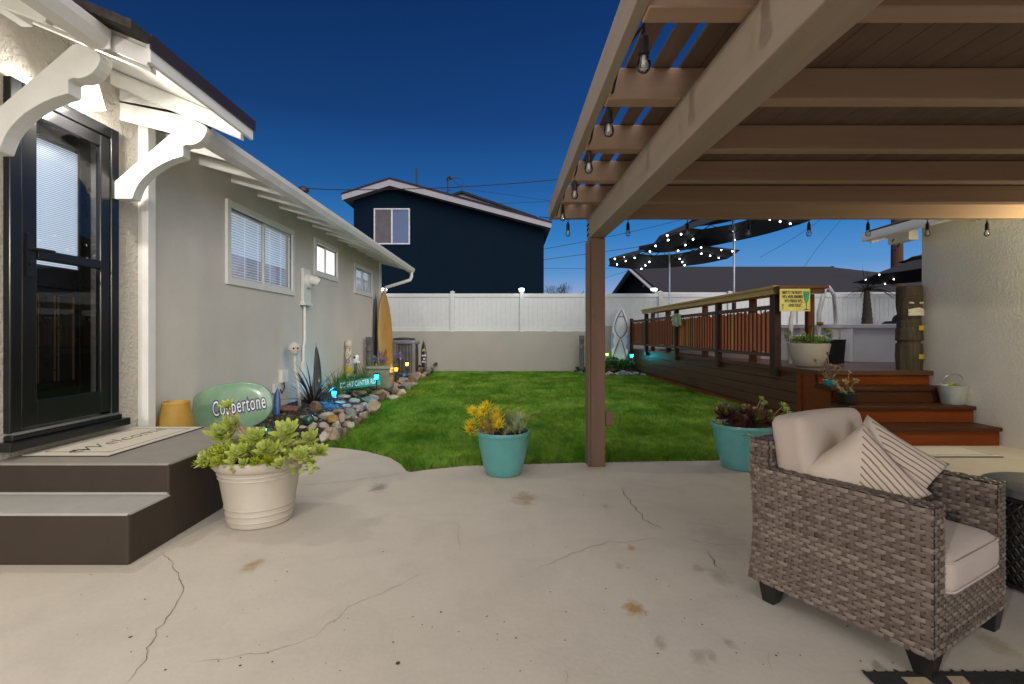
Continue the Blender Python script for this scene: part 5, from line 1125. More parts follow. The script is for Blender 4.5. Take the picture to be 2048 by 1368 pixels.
# ---------------------------------------------------------------- pool, ladder, covered grill, palm
PW = M('pool_wall', (.62, .63, .66), .4, .08, 2, bmp=.1, bs=12); PR = M('pool_rail', (.68, .69, .72), .35, .05, 3)
pl = thing('pool', (6.6, 11.0, .74), 'pale grey above ground pool wall rising from the deck behind the white bowl planter', 'pool')
cx, cy, rx_, ry_ = 7.3, 11.2, 3.1, 3.1
def pe(a, r=0): 
    # rounded rectangle like oval
    p = 3.2; c_, s_ = math.cos(a), math.sin(a); return (cx+(rx_+r)*math.copysign(abs(c_)**(2/p), c_), cy+(ry_+r)*math.copysign(abs(s_)**(2/p), s_))
g = MB(); N = 96; vs = []
for z in (.742, 1.30):
    for k in range(N): x, y = pe(2*PI*k/N); vs.append((x, y, z))
g.add(vs, [(k, (k+1) % N, N+(k+1) % N, N+k) for k in range(N)]); g.build('wall', PW, pl, smooth=True)
g = MB(); vs = []
for r, z in ((-.07, 1.30), (.07, 1.30), (.08, 1.355), (-.07, 1.365)):
    for k in range(N): x, y = pe(2*PI*k/N, r); vs.append((x, y, z))
g.add(vs, [(j*N+k, j*N+(k+1) % N, ((j+1) % 4)*N+(k+1) % N, ((j+1) % 4)*N+k) for j in range(4) for k in range(N)]); g.build('top_rail', PR, pl, smooth=40)
g = MB(); g.add([(*pe(2*PI*k/N), 1.22) for k in range(N)], [tuple(range(N))]); g.build('water', M('pool_water', (.03, .10, .16), .05, .1, 2, bmp=.2, bs=6), pl)
for k in range(12):
    x, y = pe(2*PI*k/12+.12, .015); g = MB(); a = 2*PI*k/12+.12; g.box(-.09, -.03, .742, .09, .03, 1.30, Matrix.Translation((x, y, 0)) @ Matrix.Rotation(math.atan2(y-cy, x-cx)+PI/2, 4, 'Z')); g.build('upright', PR, pl, bevel=.01)
ld = thing('pool_ladder', P(1653, 650, 8.0), 'white plastic A shaped pool ladder beside the white bowl planter', 'ladder')
g = MB(); Yl = 7.9
g.tube([P(1637, 728, Yl), P(1638, 625, Yl), P(1650, 578, Yl), P(1657, 574, Yl)], .034, 8); g.tube([P(1657, 574, Yl), P(1668, 590, Yl+.1), P(1672, 648, Yl+.4), P(1672, 690, Yl+.5)], .030, 8); g.build('rail', PR, ld, smooth=True)
g = MB(); g.tube([P(1580, 728, Yl-.1), P(1582, 640, Yl-.1), P(1592, 596, Yl), P(1600, 590, Yl+.1)], .034, 8); g.build('rail', PR, ld, smooth=True)
for z in (.95, 1.15): g = MB(); a = P(1584, 650, Yl); b_ = P(1638, 650, Yl); g.box(a.x, Yl-.12, z, b_.x, Yl-.02, z+.03); g.build('rung', PR, ld, bevel=.006)
g = MB(); p = P(1640, 648, Yl-.04); g.box(p.x-.04, p.y-.03, p.z-.02, p.x+.04, p.y+.03, p.z+.03); g.build('latch', M('red_plastic', (.5, .03, .02), .4), ld, bevel=.008)
# covered grill beyond the pool
gx_, gy_ = XY(1815, 14.9), 14.9; gr = thing('grill', (gx_, gy_, .74), 'grill under a navy cover beside the carved tiki statue', 'grill')
g = MB(); rounded_box(g, Matrix.Translation((gx_, gy_, 1.16)), 1.25, .6, .84, .12, .02, 8); rounded_box(g, Matrix.Translation((gx_+.05, gy_, 1.62)) @ rt('Y', -4), .8, .5, .34, .15, .06, 8); g.build('cover', M('navy_cover', (.008, .010, .03), .6, .2, 4, bmp=.5, bs=6, bd=.03), gr, smooth=True)
g = MB(); g.box(gx_-.5, gy_-.2, .742, gx_+.5, gy_+.2, .8); g.build('base', MAT['metal_dark'], gr)
# potted ponytail palm
px_, py_ = XY(1733, 14.7), 14.7; pp = thing('palm', (px_, py_, .74), 'small dark palm with ringed trunk and sparse drooping fronds before the white fence', 'palm')
g = MB(); ks = np.linspace(0, 1, 26); g.tube([(px_+.02*math.sin(3*k), py_, .74+1.75*k) for k in ks], [(.20-.13*k)*(1.06 if i % 2 else .96) for i, k in enumerate(ks)], 12); g.build('trunk', bark, pp, smooth=True)
g = MB(); rnd = random.Random(9)
for k in range(34):
    a = rnd.uniform(0, 2*PI); e = rnd.uniform(.35, 1.5); Lf = rnd.uniform(.5, .95); d = Vector((math.cos(a)*math.cos(e), math.sin(a)*math.cos(e), math.sin(e))); b0 = Vector((px_, py_, 2.45)); pts = [b0+d*Lf*q/7+Vector((0, 0, -.75*Lf*(q/7)**2*math.cos(e))) for q in range(8)]
    g.tube(pts, [.014*(1-q/9) for q in range(8)], 4)
    for q in range(3, 8):
        for s in (-1, 1): g.leaf(pts[q], d.cross(Vector((0, 0, 1)))*s+d*.8, (0, 0, 1), .14, .014, -.3, 'oval', 1)
g.build('crown', leafdark, pp)
# ---------------------------------------------------------------- carved tiki statue by the steps
tk = thing('tiki_statue', (5.12, 6.42, .74), 'tall carved dark wooden tiki statue with white eyes and teeth against the stucco wall', 'statue')
tx, tyy = 5.12, 6.40
g = MB(); n = 40; prof = []; vs = []; rows = 64
for j in range(rows+1):
    z = j/rows; 
    for k in range(n):
        a = 2*PI*k/n; fr = math.cos(a+PI/2); front = max(0, fr)
        r = .128+.008*math.sin(9*z)+.006*noise.noise(Vector((math.cos(a)*2, math.sin(a)*2, z*9)))
        x = math.sin(a)*-1
        face = 0
        if z > .62:
            if abs(z-.80) < .03: face -= .012
            if abs(z-.755) < .02 and abs(math.cos(a)) < .25: face += .022
            if .655 < z < .74: face += .014
            if z > .83: face += .010
        if abs(z-.60) < .018 or abs(z-.86) < .012: face -= .014
        if z < .58: face += .008*math.sin(k*PI*2/5)+(.012 if .35 < z < .5 else 0)-(.018 if abs(z-.33) < .015 else 0)
        r += face*(front if z > .62 else 1); vs.append((tx+r*math.cos(a), tyy+r*math.sin(a), .74+1.07*z))
g.add(vs, [(j*n+k, j*n+(k+1) % n, (j+1)*n+(k+1) % n, (j+1)*n+k) for j in range(rows) for k in range(n)]+[tuple(rows*n+k for k in range(n))])
g.build('body', wood('tiki_wood', (.04, .032, .022), (.12, .095, .062), .8, 'Z', 3, .8), tk, smooth=True)
IV = M('ivory', (.62, .57, .47), .6, .1, 12); YELO = M('yellow_paint', (.45, .30, .03), .6, .2, 12)
for s in (-1, 1):
    g = MB(); g.ball((tx+s*.06, tyy-.112, .74+1.07*.795), .030, 8, .5); g.build('eye', IV, tk, smooth=True)
for z, hgt in ((.715, .026), (.675, .028)):
    g = MB(); vs = []; m = 12
    for i in range(m+1):
        xx = -.1+.2*i/m; yb = tyy-math.sqrt(.150**2-xx*xx)
        for zz in (-hgt, hgt): vs.append((tx+xx, yb-.004, .74+1.07*z+zz*(1-.35*(xx/.1)**2)-.25*abs(xx)*(.5)))
    g.add(vs, [(2*i, 2*i+2, 2*i+3, 2*i+1) for i in range(m)]); g.build('teeth', IV, tk)
for z in (.50, .165):
    g = MB(); vs = []
    for i in range(7):
        xx = .0+.118*i/6; yb = tyy-math.sqrt(.152**2-xx*xx)
        for zz in (-.03, .03): vs.append((tx+xx, yb-.003, .74+1.07*z+zz))
    g.add(vs, [(2*i, 2*i+2, 2*i+3, 2*i+1) for i in range(6)]); g.build('painted_band', YELO, tk)
# ---------------------------------------------------------------- signs
ys = thing('yellow_sign', P(1590, 600, 6.88), 'yellow metal sign with rhyme and green cocktail glass hanging from the railing end', 'sign')
a = P(1559.5, 577.5, 6.88); b_ = P(1620.5, 622.5, 6.88); xc, zc = (a.x+b_.x)/2, (a.z+b_.z)/2; sw, sh_ = (b_.x-a.x), (a.z-b_.z)
g = MB(); g.box(a.x, 6.88, b_.z, b_.x, 6.886, a.z); g.build('plate', M('sign_yellow', (.62, .50, .05), .45, .12, 6, col2=(.68, .6, .16)), ys, bevel=.002)
INK = M('sign_ink', (.02, .018, .012), .6); GRN = M('sign_green', (.02, .26, .09), .5, .2, 10); GRD = M('sign_green_dark', (.01, .10, .06), .5)
g = MB()
for k, (tx_, dx) in enumerate((("HERE'S TO THE NIGHTS", -.045), ("WE'LL NEVER REMEMBER", -.035), ("WITH FRIENDS WE'LL", -.02), ("NEVER FORGET", .0))):
    Mx = Matrix.Translation((xc+dx, 6.8785, zc+sh_*(.33-.19*k))) @ Matrix.Rotation(R(90), 4, 'X'); text_mb(g, tx_, .058, Mx, .44, 0, .0018, .0005)
g.build('lettering', INK, ys)
g = MB(); gx = xc+sw*.37
def flat(pts): g.prism(pts, lambda p, q, t: (gx+p, t, zc+q), 6.8775, 6.879)
flat([(-.045, .12), (.045, .12), (.034, .01), (.012, -.045), (-.012, -.045), (-.034, .01)]); g.build('cocktail', GRN, ys)
g = MB(); flat([(-.006, -.046), (.006, -.046), (.006, -.12), (.035, -.13), (.035, -.138), (-.035, -.138), (-.035, -.13), (-.006, -.12)]); gx = xc-sw*.40; flat([(-.012, -.06), (.012, -.06), (.004, -.085), (.004, -.115), (.014, -.122), (-.014, -.122), (-.004, -.115), (-.004, -.085)]); g.build('glass_stem', GRD, ys)
rs = thing('plaque', (rx-.05, 11.2, 1.5), 'small green and yellow plaque with a round arch picture on the deck railing', 'sign')
g = MB(); yc, zc2 = 11.25, 1.515; X_ = rx-.056
def pq(p, q, t): return (t, yc-p, zc2+q)
g.prism([(-.30, .13), (-.17, .11), (-.15, .14), (.12, .14), (.15, .11), (.30, .12), (.27, .03), (.31, -.13), (.18, -.11), (.1, -.15), (-.12, -.14), (-.2, -.1), (-.29, -.12), (-.27, 0)], pq, X_, X_-.012); g.build('plate', M('plaque_green', (.42, .50, .10), .5, .15, 10), rs)
g = MB(); g.prism([(.14*math.cos(t)+.0, .17*math.sin(t)-.02) for t in np.linspace(0, PI, 14)]+[(-.14, -.13), (.14, -.13)], pq, X_-.013, X_-.02); g.build('picture', M('plaque_blue', (.10, .16, .18), .4, .5, 30, col2=(.3, .42, .45)), rs)
g = MB(); g.prism([(.06*math.cos(t), .07*math.sin(t)+.0) for t in np.linspace(0, PI, 10)]+[(-.06, -.05), (.06, -.05)], pq, X_-.021, X_-.024); g.build('emblem', M('plaque_pale', (.55, .58, .5), .5), rs)
for s in (-1, 1): g = MB(); g.tube([(X_-.005, yc+s*.1, zc2+.13), (rx-.01, yc+s*.1, 1.63)], .004, 5); g.build('hook', MAT['metal_dark'], rs)
# ---------------------------------------------------------------- things in the flower bed
def onbed(u, Y, dz=0.0):
    x = XY(u, Y); return Vector((x, Y, mound(x, Y)+dz))
def bedhit(u, v):                               # where the sight line through a pixel meets the mound
    for Y in np.arange(4.6, 15.8, .02):
        x = XY(u, Y); z = CZ-(v-V0)*Y/F
        if z <= (mound(x, Y) if x < bed_x(Y)-.02 else 0): return Vector((x, Y, max(0, z)))
    return Vector((XY(u, 15.7), 15.7, .2))
ROCKM = {}
def rockmat(name, a, b, c):
    m, nt, bs, L = newmat(name); co = coords(nt); oi = nt.nodes.new('ShaderNodeObjectInfo'); n = nz(nt, co, 9, 6, .65, .5); n2 = nz(nt, co, 40, 4, .7)
    k = ramp(nt, n, [(.3, a), (.52, b), (.75, c)]); k = mixc(nt, mth(nt, 'MULTIPLY', n2, .45), k, tuple(x*.5 for x in a)); L(k, bs.inputs['Base Color'])
    bs.inputs['Roughness'].default_value = .75; bump(nt, mth(nt, 'ADD', n, mth(nt, 'MULTIPLY', n2, .5)), .6, .012, bs); ROCKM[name] = m
rockmat('cream', (.42, .36, .28), (.56, .50, .41), (.66, .60, .52)); rockmat('tan', (.28, .20, .13), (.42, .33, .23), (.52, .43, .33)); rockmat('brown', (.12, .075, .05), (.24, .16, .11), (.36, .27, .2))
rockmat('grey', (.16, .17, .17), (.30, .31, .30), (.42, .42, .40)); rockmat('ochre', (.26, .15, .04), (.36, .22, .06), (.44, .32, .14)); rockmat('pink', (.34, .25, .2), (.46, .36, .3), (.56, .47, .41)); rockmat('red', (.14, .06, .045), (.24, .11, .085), (.3, .16, .13)); rockmat('dark', (.035, .028, .022), (.08, .065, .05), (.14, .12, .10))
def rock(c, w, h, d, kind, seed, lab=None):
    rnd = random.Random(seed); bm = bmesh.new(); bmesh.ops.create_icosphere(bm, subdivisions=3, radius=1); off = Vector((rnd.uniform(0, 99), rnd.uniform(0, 99), 0))
    planes = [(Vector((rnd.gauss(0, 1), rnd.gauss(0, 1), rnd.gauss(0, .8))).normalized(), rnd.uniform(.42, .82)) for _ in range(13)]
    if kind == 'ochre' or rnd.random() < .22: planes = planes[:3]
    for v in bm.verts:
        p = v.co.copy(); p *= 1+.30*noise.noise(p*1.1+off)+.10*noise.noise(p*3+off)
        for n_, dd in planes:
            e = p.dot(n_)-dd
            if e > 0: p -= n_*e*.97
        v.co = p
    rot = Matrix.Rotation(rnd.uniform(0, PI), 3, 'Z') @ Matrix.Rotation(rnd.uniform(-.4, .4), 3, 'X')
    zs = []
    for v in bm.verts: q = rot @ v.co; v.co = Vector((q.x*w/2, q.y*d/2, q.z*h/2)); zs.append(v.co.z)
    me = bpy.data.meshes.new('rock'); bm.to_mesh(me); bm.free(); me.polygons.foreach_set('use_smooth', [True]*len(me.polygons)); me.set_sharp_from_angle(angle=R(20)); me.materials.append(ROCKM[kind])
    o = bpy.data.objects.new('rock', me); COL.objects.link(o); o.location = Vector(c)+Vector((0, 0, -min(zs)-h*.12))
    word = {'cream': 'pale cream', 'tan': 'tan', 'brown': 'brown', 'grey': 'grey', 'ochre': 'ochre yellow', 'pink': 'pinkish', 'red': 'reddish', 'dark': 'dark'}[kind]
    return tag(o, lab or word+' rock in the rock border between flower bed and lawn', 'rock', 'rocks bordering the flower bed')
# (crop x, crop y of the base, width, height, kind) read off the photo's flower bed
rl = [(650, 1300, 170, 190, 'tan', 'tall tan rock at the near tip of the rock border, beside the lawn'), (765, 1245, 110, 150, 'brown', 'dark brown faced rock second from the near tip of the border'), (560, 1290, 110, 120, 'cream', None), (430, 1150, 120, 65, 'cream', 'smooth cream stone just below the green glass ball'), (555, 1150, 130, 80, 'cream', None), (325, 1155, 90, 45, 'cream', None),
      (645, 1105, 140, 90, 'ochre', 'ochre yellow rounded rock close to the green glass ball'), (745, 1095, 110, 120, 'pink', None), (830, 1160, 140, 115, 'cream', 'pale angular cream rock beside the dark cleft rock'), (915, 1110, 115, 95, 'brown', None), (975, 1050, 120, 95, 'tan', None), (580, 1055, 160, 95, 'cream', None), (715, 1000, 150, 75, 'tan', None),
      (840, 1035, 180, 115, 'grey', 'bluish grey rock glowing from the blue solar light'), (935, 955, 130, 85, 'grey', None), (1060, 1000, 190, 150, 'tan', 'largest banded tan boulder midway along the rock border'), (1040, 880, 180, 95, 'grey', None), (1110, 800, 150, 70, 'tan', None), (1170, 870, 120, 100, 'brown', None), (1195, 780, 95, 65, 'brown', None),
      (1270, 845, 135, 85, 'cream', None), (1300, 775, 125, 75, 'grey', None), (1375, 795, 105, 90, 'cream', None), (1415, 735, 115, 85, 'grey', None), (1390, 655, 120, 65, 'grey', None), (1470, 665, 115, 105, 'brown', None), (1535, 655, 115, 110, 'tan', None), (1595, 615, 105, 85, 'tan', None), (1560, 545, 110, 65, 'brown', None), (1640, 565, 105, 60, 'tan', None),
      (1690, 560, 90, 60, 'dark', None), (1735, 535, 70, 45, 'dark', 'dark flat stone at the far end of the rock border by the garden wall'), (1490, 705, 95, 45, 'grey', None), (1235, 705, 85, 50, 'grey', None), (1345, 720, 95, 60, 'grey', None), (460, 985, 115, 125, 'brown', 'round brown rock beside the strappy dark plant'), (910, 785, 170, 42, 'cream', 'flat pale cream stone below the green street sign'), (760, 835, 130, 55, 'pink', 'flat pinkish slab behind the blue solar light'),
      (430, 850, 150, 80, 'cream', None), (700, 885, 160, 42, 'tan', None), (130, 985, 260, 85, 'red', 'low reddish rock behind the tawny grass tuft'), (385, 1070, 230, 55, 'cream', 'flat pale stone under the green glass ball'), (1000, 760, 95, 55, 'grey', None), (715, 775, 170, 40, 'grey', None), (880, 880, 110, 60, 'pink', None), (1215, 830, 90, 70, 'tan', None), (1120, 940, 110, 90, 'brown', None), (800, 940, 130, 70, 'tan', None),
      (1340, 830, 80, 50, 'tan', None), (1440, 690, 80, 70, 'brown', None), (630, 1200, 120, 70, 'tan', None), (690, 1160, 100, 70, 'pink', None), (1010, 1010, 90, 60, 'brown', None), (880, 1060, 100, 60, 'cream', None)]
for k, (x, y, w_, h_, kind, lab) in enumerate(rl):
    u, v = 540+x/5.261, 640+y/5.261; p = bedhit(u, v); wm_, hm_ = w_/5.261*p.y/F, h_/5.261*p.y/F
    rock(p+Vector((0, wm_*.35, 0)), wm_*1.12, hm_*1.12, wm_*random.Random(k).uniform(.8, 1.1), kind, 100+k, lab)
rr = random.Random(77); Y = 5.7
while Y < 15.4:                                  # smaller stones between the large ones
    x = bed_x(Y)-rr.uniform(-.0, .12); s = rr.uniform(.10, .20); rock((x, Y, mound(x, Y)*.5), s, s*rr.uniform(.55, .9), s, rr.choice(['tan', 'cream', 'brown', 'grey', 'pink', 'tan']), int(Y*1000)); Y += rr.uniform(.13, .24)
# ---- solar stake lights
BLK = MAT['black_plastic']
def solar(u, v, col, lab, e, hgt=.24, Y=None, s=1.0):
    p = P(u, v, Y); t = thing('solar_light', p, lab, 'solar light', 'solar stake lights')
    g = MB(); g.tube([p+Vector((0, 0, -.03)), p+Vector((0, 0, hgt-.08*s))], .010*s, 8); g.lathe([(.001, hgt-.085*s), (.028*s, hgt-.08*s), (.03*s, hgt-.07*s), (.001, hgt-.068*s)], p, 14); g.build('stake', BLK, t, smooth=40)
    g = MB(); g.lathe([(.027*s, hgt-.07*s), (.040*s, hgt), (.001, hgt+.001)], p, 14); g.build('lens', emit('glow_%d' % u, col, 3.2), t, smooth=40)
    g = MB(); g.lathe([(.052*s, hgt+.001), (.056*s, hgt+.008*s), (.045*s, hgt+.02*s), (.02*s, hgt+.03*s), (.001, hgt+.032*s)], p, 16); g.build('cap', BLK, t, smooth=40)
    lamp('solar_glow', p+Vector((.02, -.05, hgt-.03)), e, col, .03); lamp('solar_glow', p+Vector((.0, .04, hgt-.06)), e*.6, col, .03); return p
solar(668, 818, (.02, .40, 1.0), 'solar stake light glowing blue among the near rocks', 6.5, .26, 7.3)
solar(753, 777, (.03, .75, .85), 'solar stake light glowing teal in front of the green street sign', 5.0, .22, 8.0)
solar(792, 762, (1.0, .28, .03), 'solar stake light glowing orange red beside the utility box', 3.2, .26, 9.7)
solar(814, 748, (1.0, .72, .10), 'solar stake light glowing yellow in front of the air conditioner', 2.4, .26, 11.4)
solar(526, 880, (.25, 1.0, .65), 'low solar light glowing pale green behind the white pot', .8, .13, Y=5.55)
# green and blue gazing balls
def gball(u, v, d, col, lab):
    p = bedhit(u, v); r = d/2*p.y/F; t = MB(); t.ball((p.x, p.y, p.z+r*.9), r, 14); tag(t.build('glass_ball', M('ball_%d' % u, col, .06, .1, 5, coat=1, rvar=0), smooth=True, loc=(p.x, p.y, p.z)), lab, 'glass ball')
gball(617, 851, 23, (.004, .075, .05), 'shiny dark green glass ball on a flat pale stone'); gball(807, 757, 12, (.02, .12, .30), 'small blue glass ball beside the orange solar light')
# ---- street sign
sg = thing('street_sign', bedhit(715, 782), 'green street sign with white lettering lying tilted among the plants', 'sign')
ps = P(716, 767, 8.3); Msg = Matrix.Translation(ps) @ Matrix.Rotation(R(-8), 4, 'Y') @ Matrix.Rotation(R(-20), 4, 'X') @ Matrix.Rotation(R(90), 4, 'X')
SG = M('street_green', (.01, .22, .17), .4, .1, 6)
g = MB(); g.box(-.37, -.075, -.004, .37, .075, .0, Msg); g.build('plate', SG, sg, bevel=.003)
WH = M('sign_white', (.8, .8, .78), .5)
g = MB(); text_mb(g, 'DESERT CENTER RD', .125, Msg @ Matrix.Translation((.0, 0, .0012)), .53, 0, .0015, .0006); g.build('lettering', WH, sg)
g = MB(); g.box(-.40, -.08, -.006, -.372, .08, .006, Msg); g.build('end_bracket', MAT['steel'], sg)
# toy van
pv = bedhit(739, 783); tv = thing('toy_van', pv, 'small white and dark red toy camper van in front of the green street sign', 'toy van')
g = MB(); Mv = Matrix.Translation(pv+Vector((0, 0, .03))) @ Matrix.Rotation(R(12), 4, 'Z'); rounded_box(g, Mv @ Matrix.Translation((0, 0, .045)), .25, .11, .065, .022, 0, 6); g.build('lower_body', M('van_red', (.16, .02, .02), .3, .1, 8, coat=.4), tv, smooth=True)
g = MB(); rounded_box(g, Mv @ Matrix.Translation((0, 0, .105)), .24, .105, .075, .025, 0, 6); g.build('upper_body', M('van_white', (.75, .75, .73), .3, .05, 8, coat=.4), tv, smooth=True)
g = MB()
for q in (-.075, -.015, .045): g.box(q, -.0545, .095, q+.05, -.0525, .125, Mv)
g.build('window', M('van_glass', (.03, .035, .04), .1), tv)
for q in (-.075, .075):
    g = MB(); g.tube([Mv @ Vector((q, -.058, .015)), Mv @ Vector((q, -.035, .015))], .026, 14); g.build('wheel', BLK, tv, smooth=40)
# flamingo ornament
pf = bedhit(711, 800); fl = thing('flamingo', pf, 'tiny pink flamingo ornament between the flat stones', 'ornament')
g = MB(); g.tube([pf, pf+Vector((0, 0, .07))], .004, 5); g.tube([pf+Vector((-.03, 0, .085)), pf+Vector((.0, 0, .08)), pf+Vector((.035, 0, .075))], [.008, .022, .006], 8); g.tube([pf+Vector((-.025, 0, .09)), pf+Vector((-.04, 0, .12)), pf+Vector((-.025, 0, .155)), pf+Vector((-.005, 0, .15)), pf+Vector((.005, 0, .135))], [.009, .007, .007, .009, .004], 6); g.build('figure', M('flamingo_pink', (.55, .16, .18), .5, .3, 20), fl, smooth=True)
# ---- skull on a stick
k0 = onbed(599, 6.75); sk = thing('skull_stake', k0, 'white skull on a thin white bone stake against the house wall', 'ornament')
BONE = M('bone', (.62, .57, .5), .7, .15, 12, bmp=.4, bs=40)
top = P(590, 728, 6.75)
g = MB(); g.tube([k0, k0.lerp(top, .5)+Vector((.01, 0, 0)), top+Vector((-.005, 0, -.02)), top+Vector((0, 0, .13))], [.026, .021, .020, .018], 9); g.build('stake', BONE, sk, smooth=True)
g = MB(); sc_ = P(588.5, 697, 6.75); vs = []; n = 28; m = 24
for j in range(m+1):
    th = PI*j/m
    for k in range(n):
        a = 2*PI*k/n; d = Vector((math.sin(th)*math.cos(a), math.sin(th)*math.sin(a), math.cos(th))); r = .080
        f = d.dot(Vector((.65, -.75, 0)))                      # face direction
        if d.z < -.15: r *= 1-.34*min(1, (-.15-d.z)/.5)*(1 if f < .2 else .55)
        q = d*r; q.z *= 1.08 if d.z > 0 else 1.42
        if f > 0:
            lx_ = d.dot(Vector((.75, .65, 0)))
            for ex, ez_, er, dp in ((-.36, .02, .26, .035), (.36, .02, .26, .035), (0, -.34, .15, .03)):
                dd = math.hypot(lx_-ex, d.z-ez_)
                if dd < er: q *= 1-dp*.76/.080*(1-(dd/er)**2)
            if d.z < -.5: q += Vector((.65, -.75, 0))*.014
            if -.72 < d.z < -.66: q *= .93
        vs.append(sc_+q)
g.add(vs, [(j*n+k, j*n+(k+1) % n, (j+1)*n+(k+1) % n, (j+1)*n+k) for j in range(m) for k in range(n)]); g.build('skull', BONE, sk, smooth=True)
for ex in (-.034, .034):
    g = MB(); g.ball(sc_+Vector((.65, -.75, 0))*.052+Vector((.75, .65, 0))*ex*.78+Vector((0, 0, .002)), .016, 6); g.build('eye_socket', BLK, sk, smooth=True)
# ---- surfboards
def board(name, p_base, p_top, w_, th, mat, lab, facing=(0, -1, 0), tail=.25, nose=2.2, grp=None):
    b = Vector(p_base); t_ = Vector(p_top); t = thing(name, b, lab, 'surfboard', grp); ax = (t_-b); Lb = ax.length; ax.normalize(); f = Vector(facing); f = (f-ax*f.dot(ax)).normalized(); sd = ax.cross(f)
    def ol(s): return w_/2*(max(0, 1-abs(2*s-.86)**nose))**.62*(1 if s < .86 else 1) if s > .43 else w_/2*(tail+(1-tail)*math.sin(PI/2*min(1, s/.43))**.8)
    n = 40; m = 12; vs = []
    for i in range(n+1):
        s = i/n; o = max(.002, ol(min(s, .9299)) if s < .93 else ol(.9299)*math.sqrt(max(0, (1-s)/.0701)))
        for k in range(m):
            a = 2*PI*k/m; vs.append(b+ax*Lb*s+sd*o*math.cos(a)+f*(th/2*math.sin(a)*min(1, o/(w_*.2))+.10*Lb*(s-.5)**2*.0))
    g = MB(); g.add(vs, [(i*m+k, i*m+(k+1) % m, (i+1)*m+(k+1) % m, (i+1)*m+k) for i in range(n) for k in range(m)]+[tuple(range(m))]); g.build('board', mat, t, smooth=True)
    return t, (lambda s, q, d=0: b+ax*Lb*s+sd*q*w_/2+f*(th/2+.002+d)), ol
WB = M('board_white', (.74, .75, .76), .2, .03, 3, coat=.5, rvar=.03); OB = wood('board_ochre', (.36, .19, .03), (.48, .27, .06), .35, 'Z', 1.5, .1, .4); DKB = M('board_dark', (.02, .018, .018), .4, .4, 18, coat=.2)
y_ = 11.0; board('surfboard', onbed(773, y_, -.05), P(767, 568, 11.4), .40, .06, OB, 'tall ochre longboard leaning upright at the house corner', (.75, -.66, 0), .6)
y_ = 11.05; board('surfboard', Vector((HX+.07, 11.1, mound(HX, 11.1)-.02)), Vector((HX+.04, 11.2, 2.2)), .15, .04, DKB, 'dark narrow surfboard wedged behind the tall ochre longboard', (.9, -.4, 0), .6)
board('surfboard', onbed(634, 7.7, -.05)+Vector((0, .05, 0)), P(632.5, 685, 7.85), .125, .035, DKB, 'small black pointed surfboard leaning on the house wall near the skull', (.6, -.8, 0), .9, 1.6)
t, at, ol = board('surfboard', P(848.5, 742, 14.4), P(847, 677.5, 14.7), .17, .035, DKB, 'small dark surfboard with pale painted flowers by the garden wall', (0, -1, 0), .7, 2.0)
for s, q, r, cm in ((.62, .05, .045, M('petal_yellow', (.5, .5, .2), .5)), (.47, -.35, .028, WH), (.47, .45, .030, WH), (.36, .1, .032, WH), (.28, -.3, .026, WH), (.27, .4, .024, WH)):
    g = MB()
    for k in range(5): a = 2*PI*k/5; pc = at(s, q)+Vector((r*.6*math.cos(a), 0, r*.6*math.sin(a)*(1.5 if r > .04 else 1))); g.add([pc+Vector((r*.55*math.cos(b), -.001*k, r*.55*math.sin(b))) for b in np.linspace(0, 2*PI, 9)[:-1]], [tuple(range(8))])
    g.build('painted_flower', cm, t)
bB_ = Vector((XY(1236, 15.35), 15.2, .10)); tB_ = P(1243, 607, 15.75)
t, at, ol = board('surfboard', bB_, tB_, .56, .06, WB, 'white shortboard with looping black outline leaning on the white fence by the deck', (0, -1, .1), .55, 2.2)
def loopline(pts, wd, mat, nm):
    g = MB(); P3 = [at(s, q, .004) for s, q in pts]; vs = []
    for i, p in enumerate(P3):
        d = (P3[min(i+1, len(P3)-1)]-P3[max(0, i-1)]).normalized(); sdd = d.cross(Vector((0, -1, .1)).normalized()); vs += [p-sdd*wd/2, p+sdd*wd/2]
    g.add(vs, [(2*i, 2*i+1, 2*i+3, 2*i+2) for i in range(len(P3)-1)]); g.build(nm, mat, t)
for sg_ in (-1, 1):
    for off_, wd, mt_ in ((0, .022, BLK), (.17, .012, MAT['steel'])):
        up = [(.47+(.90-.47)*k/24, sg_*((.78-off_)*math.sin(PI*(k/24)**.8)*(1-.35*k/24))) for k in range(25)]; dn = [(.47-(.47-.06)*k/20, -sg_*((.80-off_)*math.sin(PI/2*(k/20)))) for k in range(21)]
        loopline(up, wd, mt_, 'painted_loop'); loopline(dn, wd, mt_, 'painted_loop')
BLUE = M('board_blue', (.25, .38, .52), .3)
for sg_ in (-1, 1):
    g = MB(); n_ = 14; vs = []
    for k in range(n_+1): s = .30+.24*k/n_; e = ol(s)/(.28)*.96; i_ = .36+.5*abs(k/n_-.5)*2*.9; i_ = min(i_, e-.02); vs += [at(s, sg_*i_, .002-.012), at(s, sg_*e, .002-.018)]
    g.add(vs, [(2*k, 2*k+1, 2*k+3, 2*k+2) for k in range(n_)]); g.build('blue_panel', BLUE, t)
g = MB(); pL = at(.79, 0, .006); g.box(pL.x-.06, pL.y-.002, pL.z-.012, pL.x+.06, pL.y, pL.z+.012); g.build('decal', BLK, t)
# small blue board ornament
pb_ = P(553, 822, 5.9); pb_.z = max(.05, pb_.z-.05); board('surfboard', pb_, P(555, 774, 5.98), .085, .03, M('blue_glaze', (.015, .07, .26), .3, .2, 9, coat=.4), 'small glossy blue surfboard ornament below the outlet box', (.3, -.9, 0), .8, 1.8)
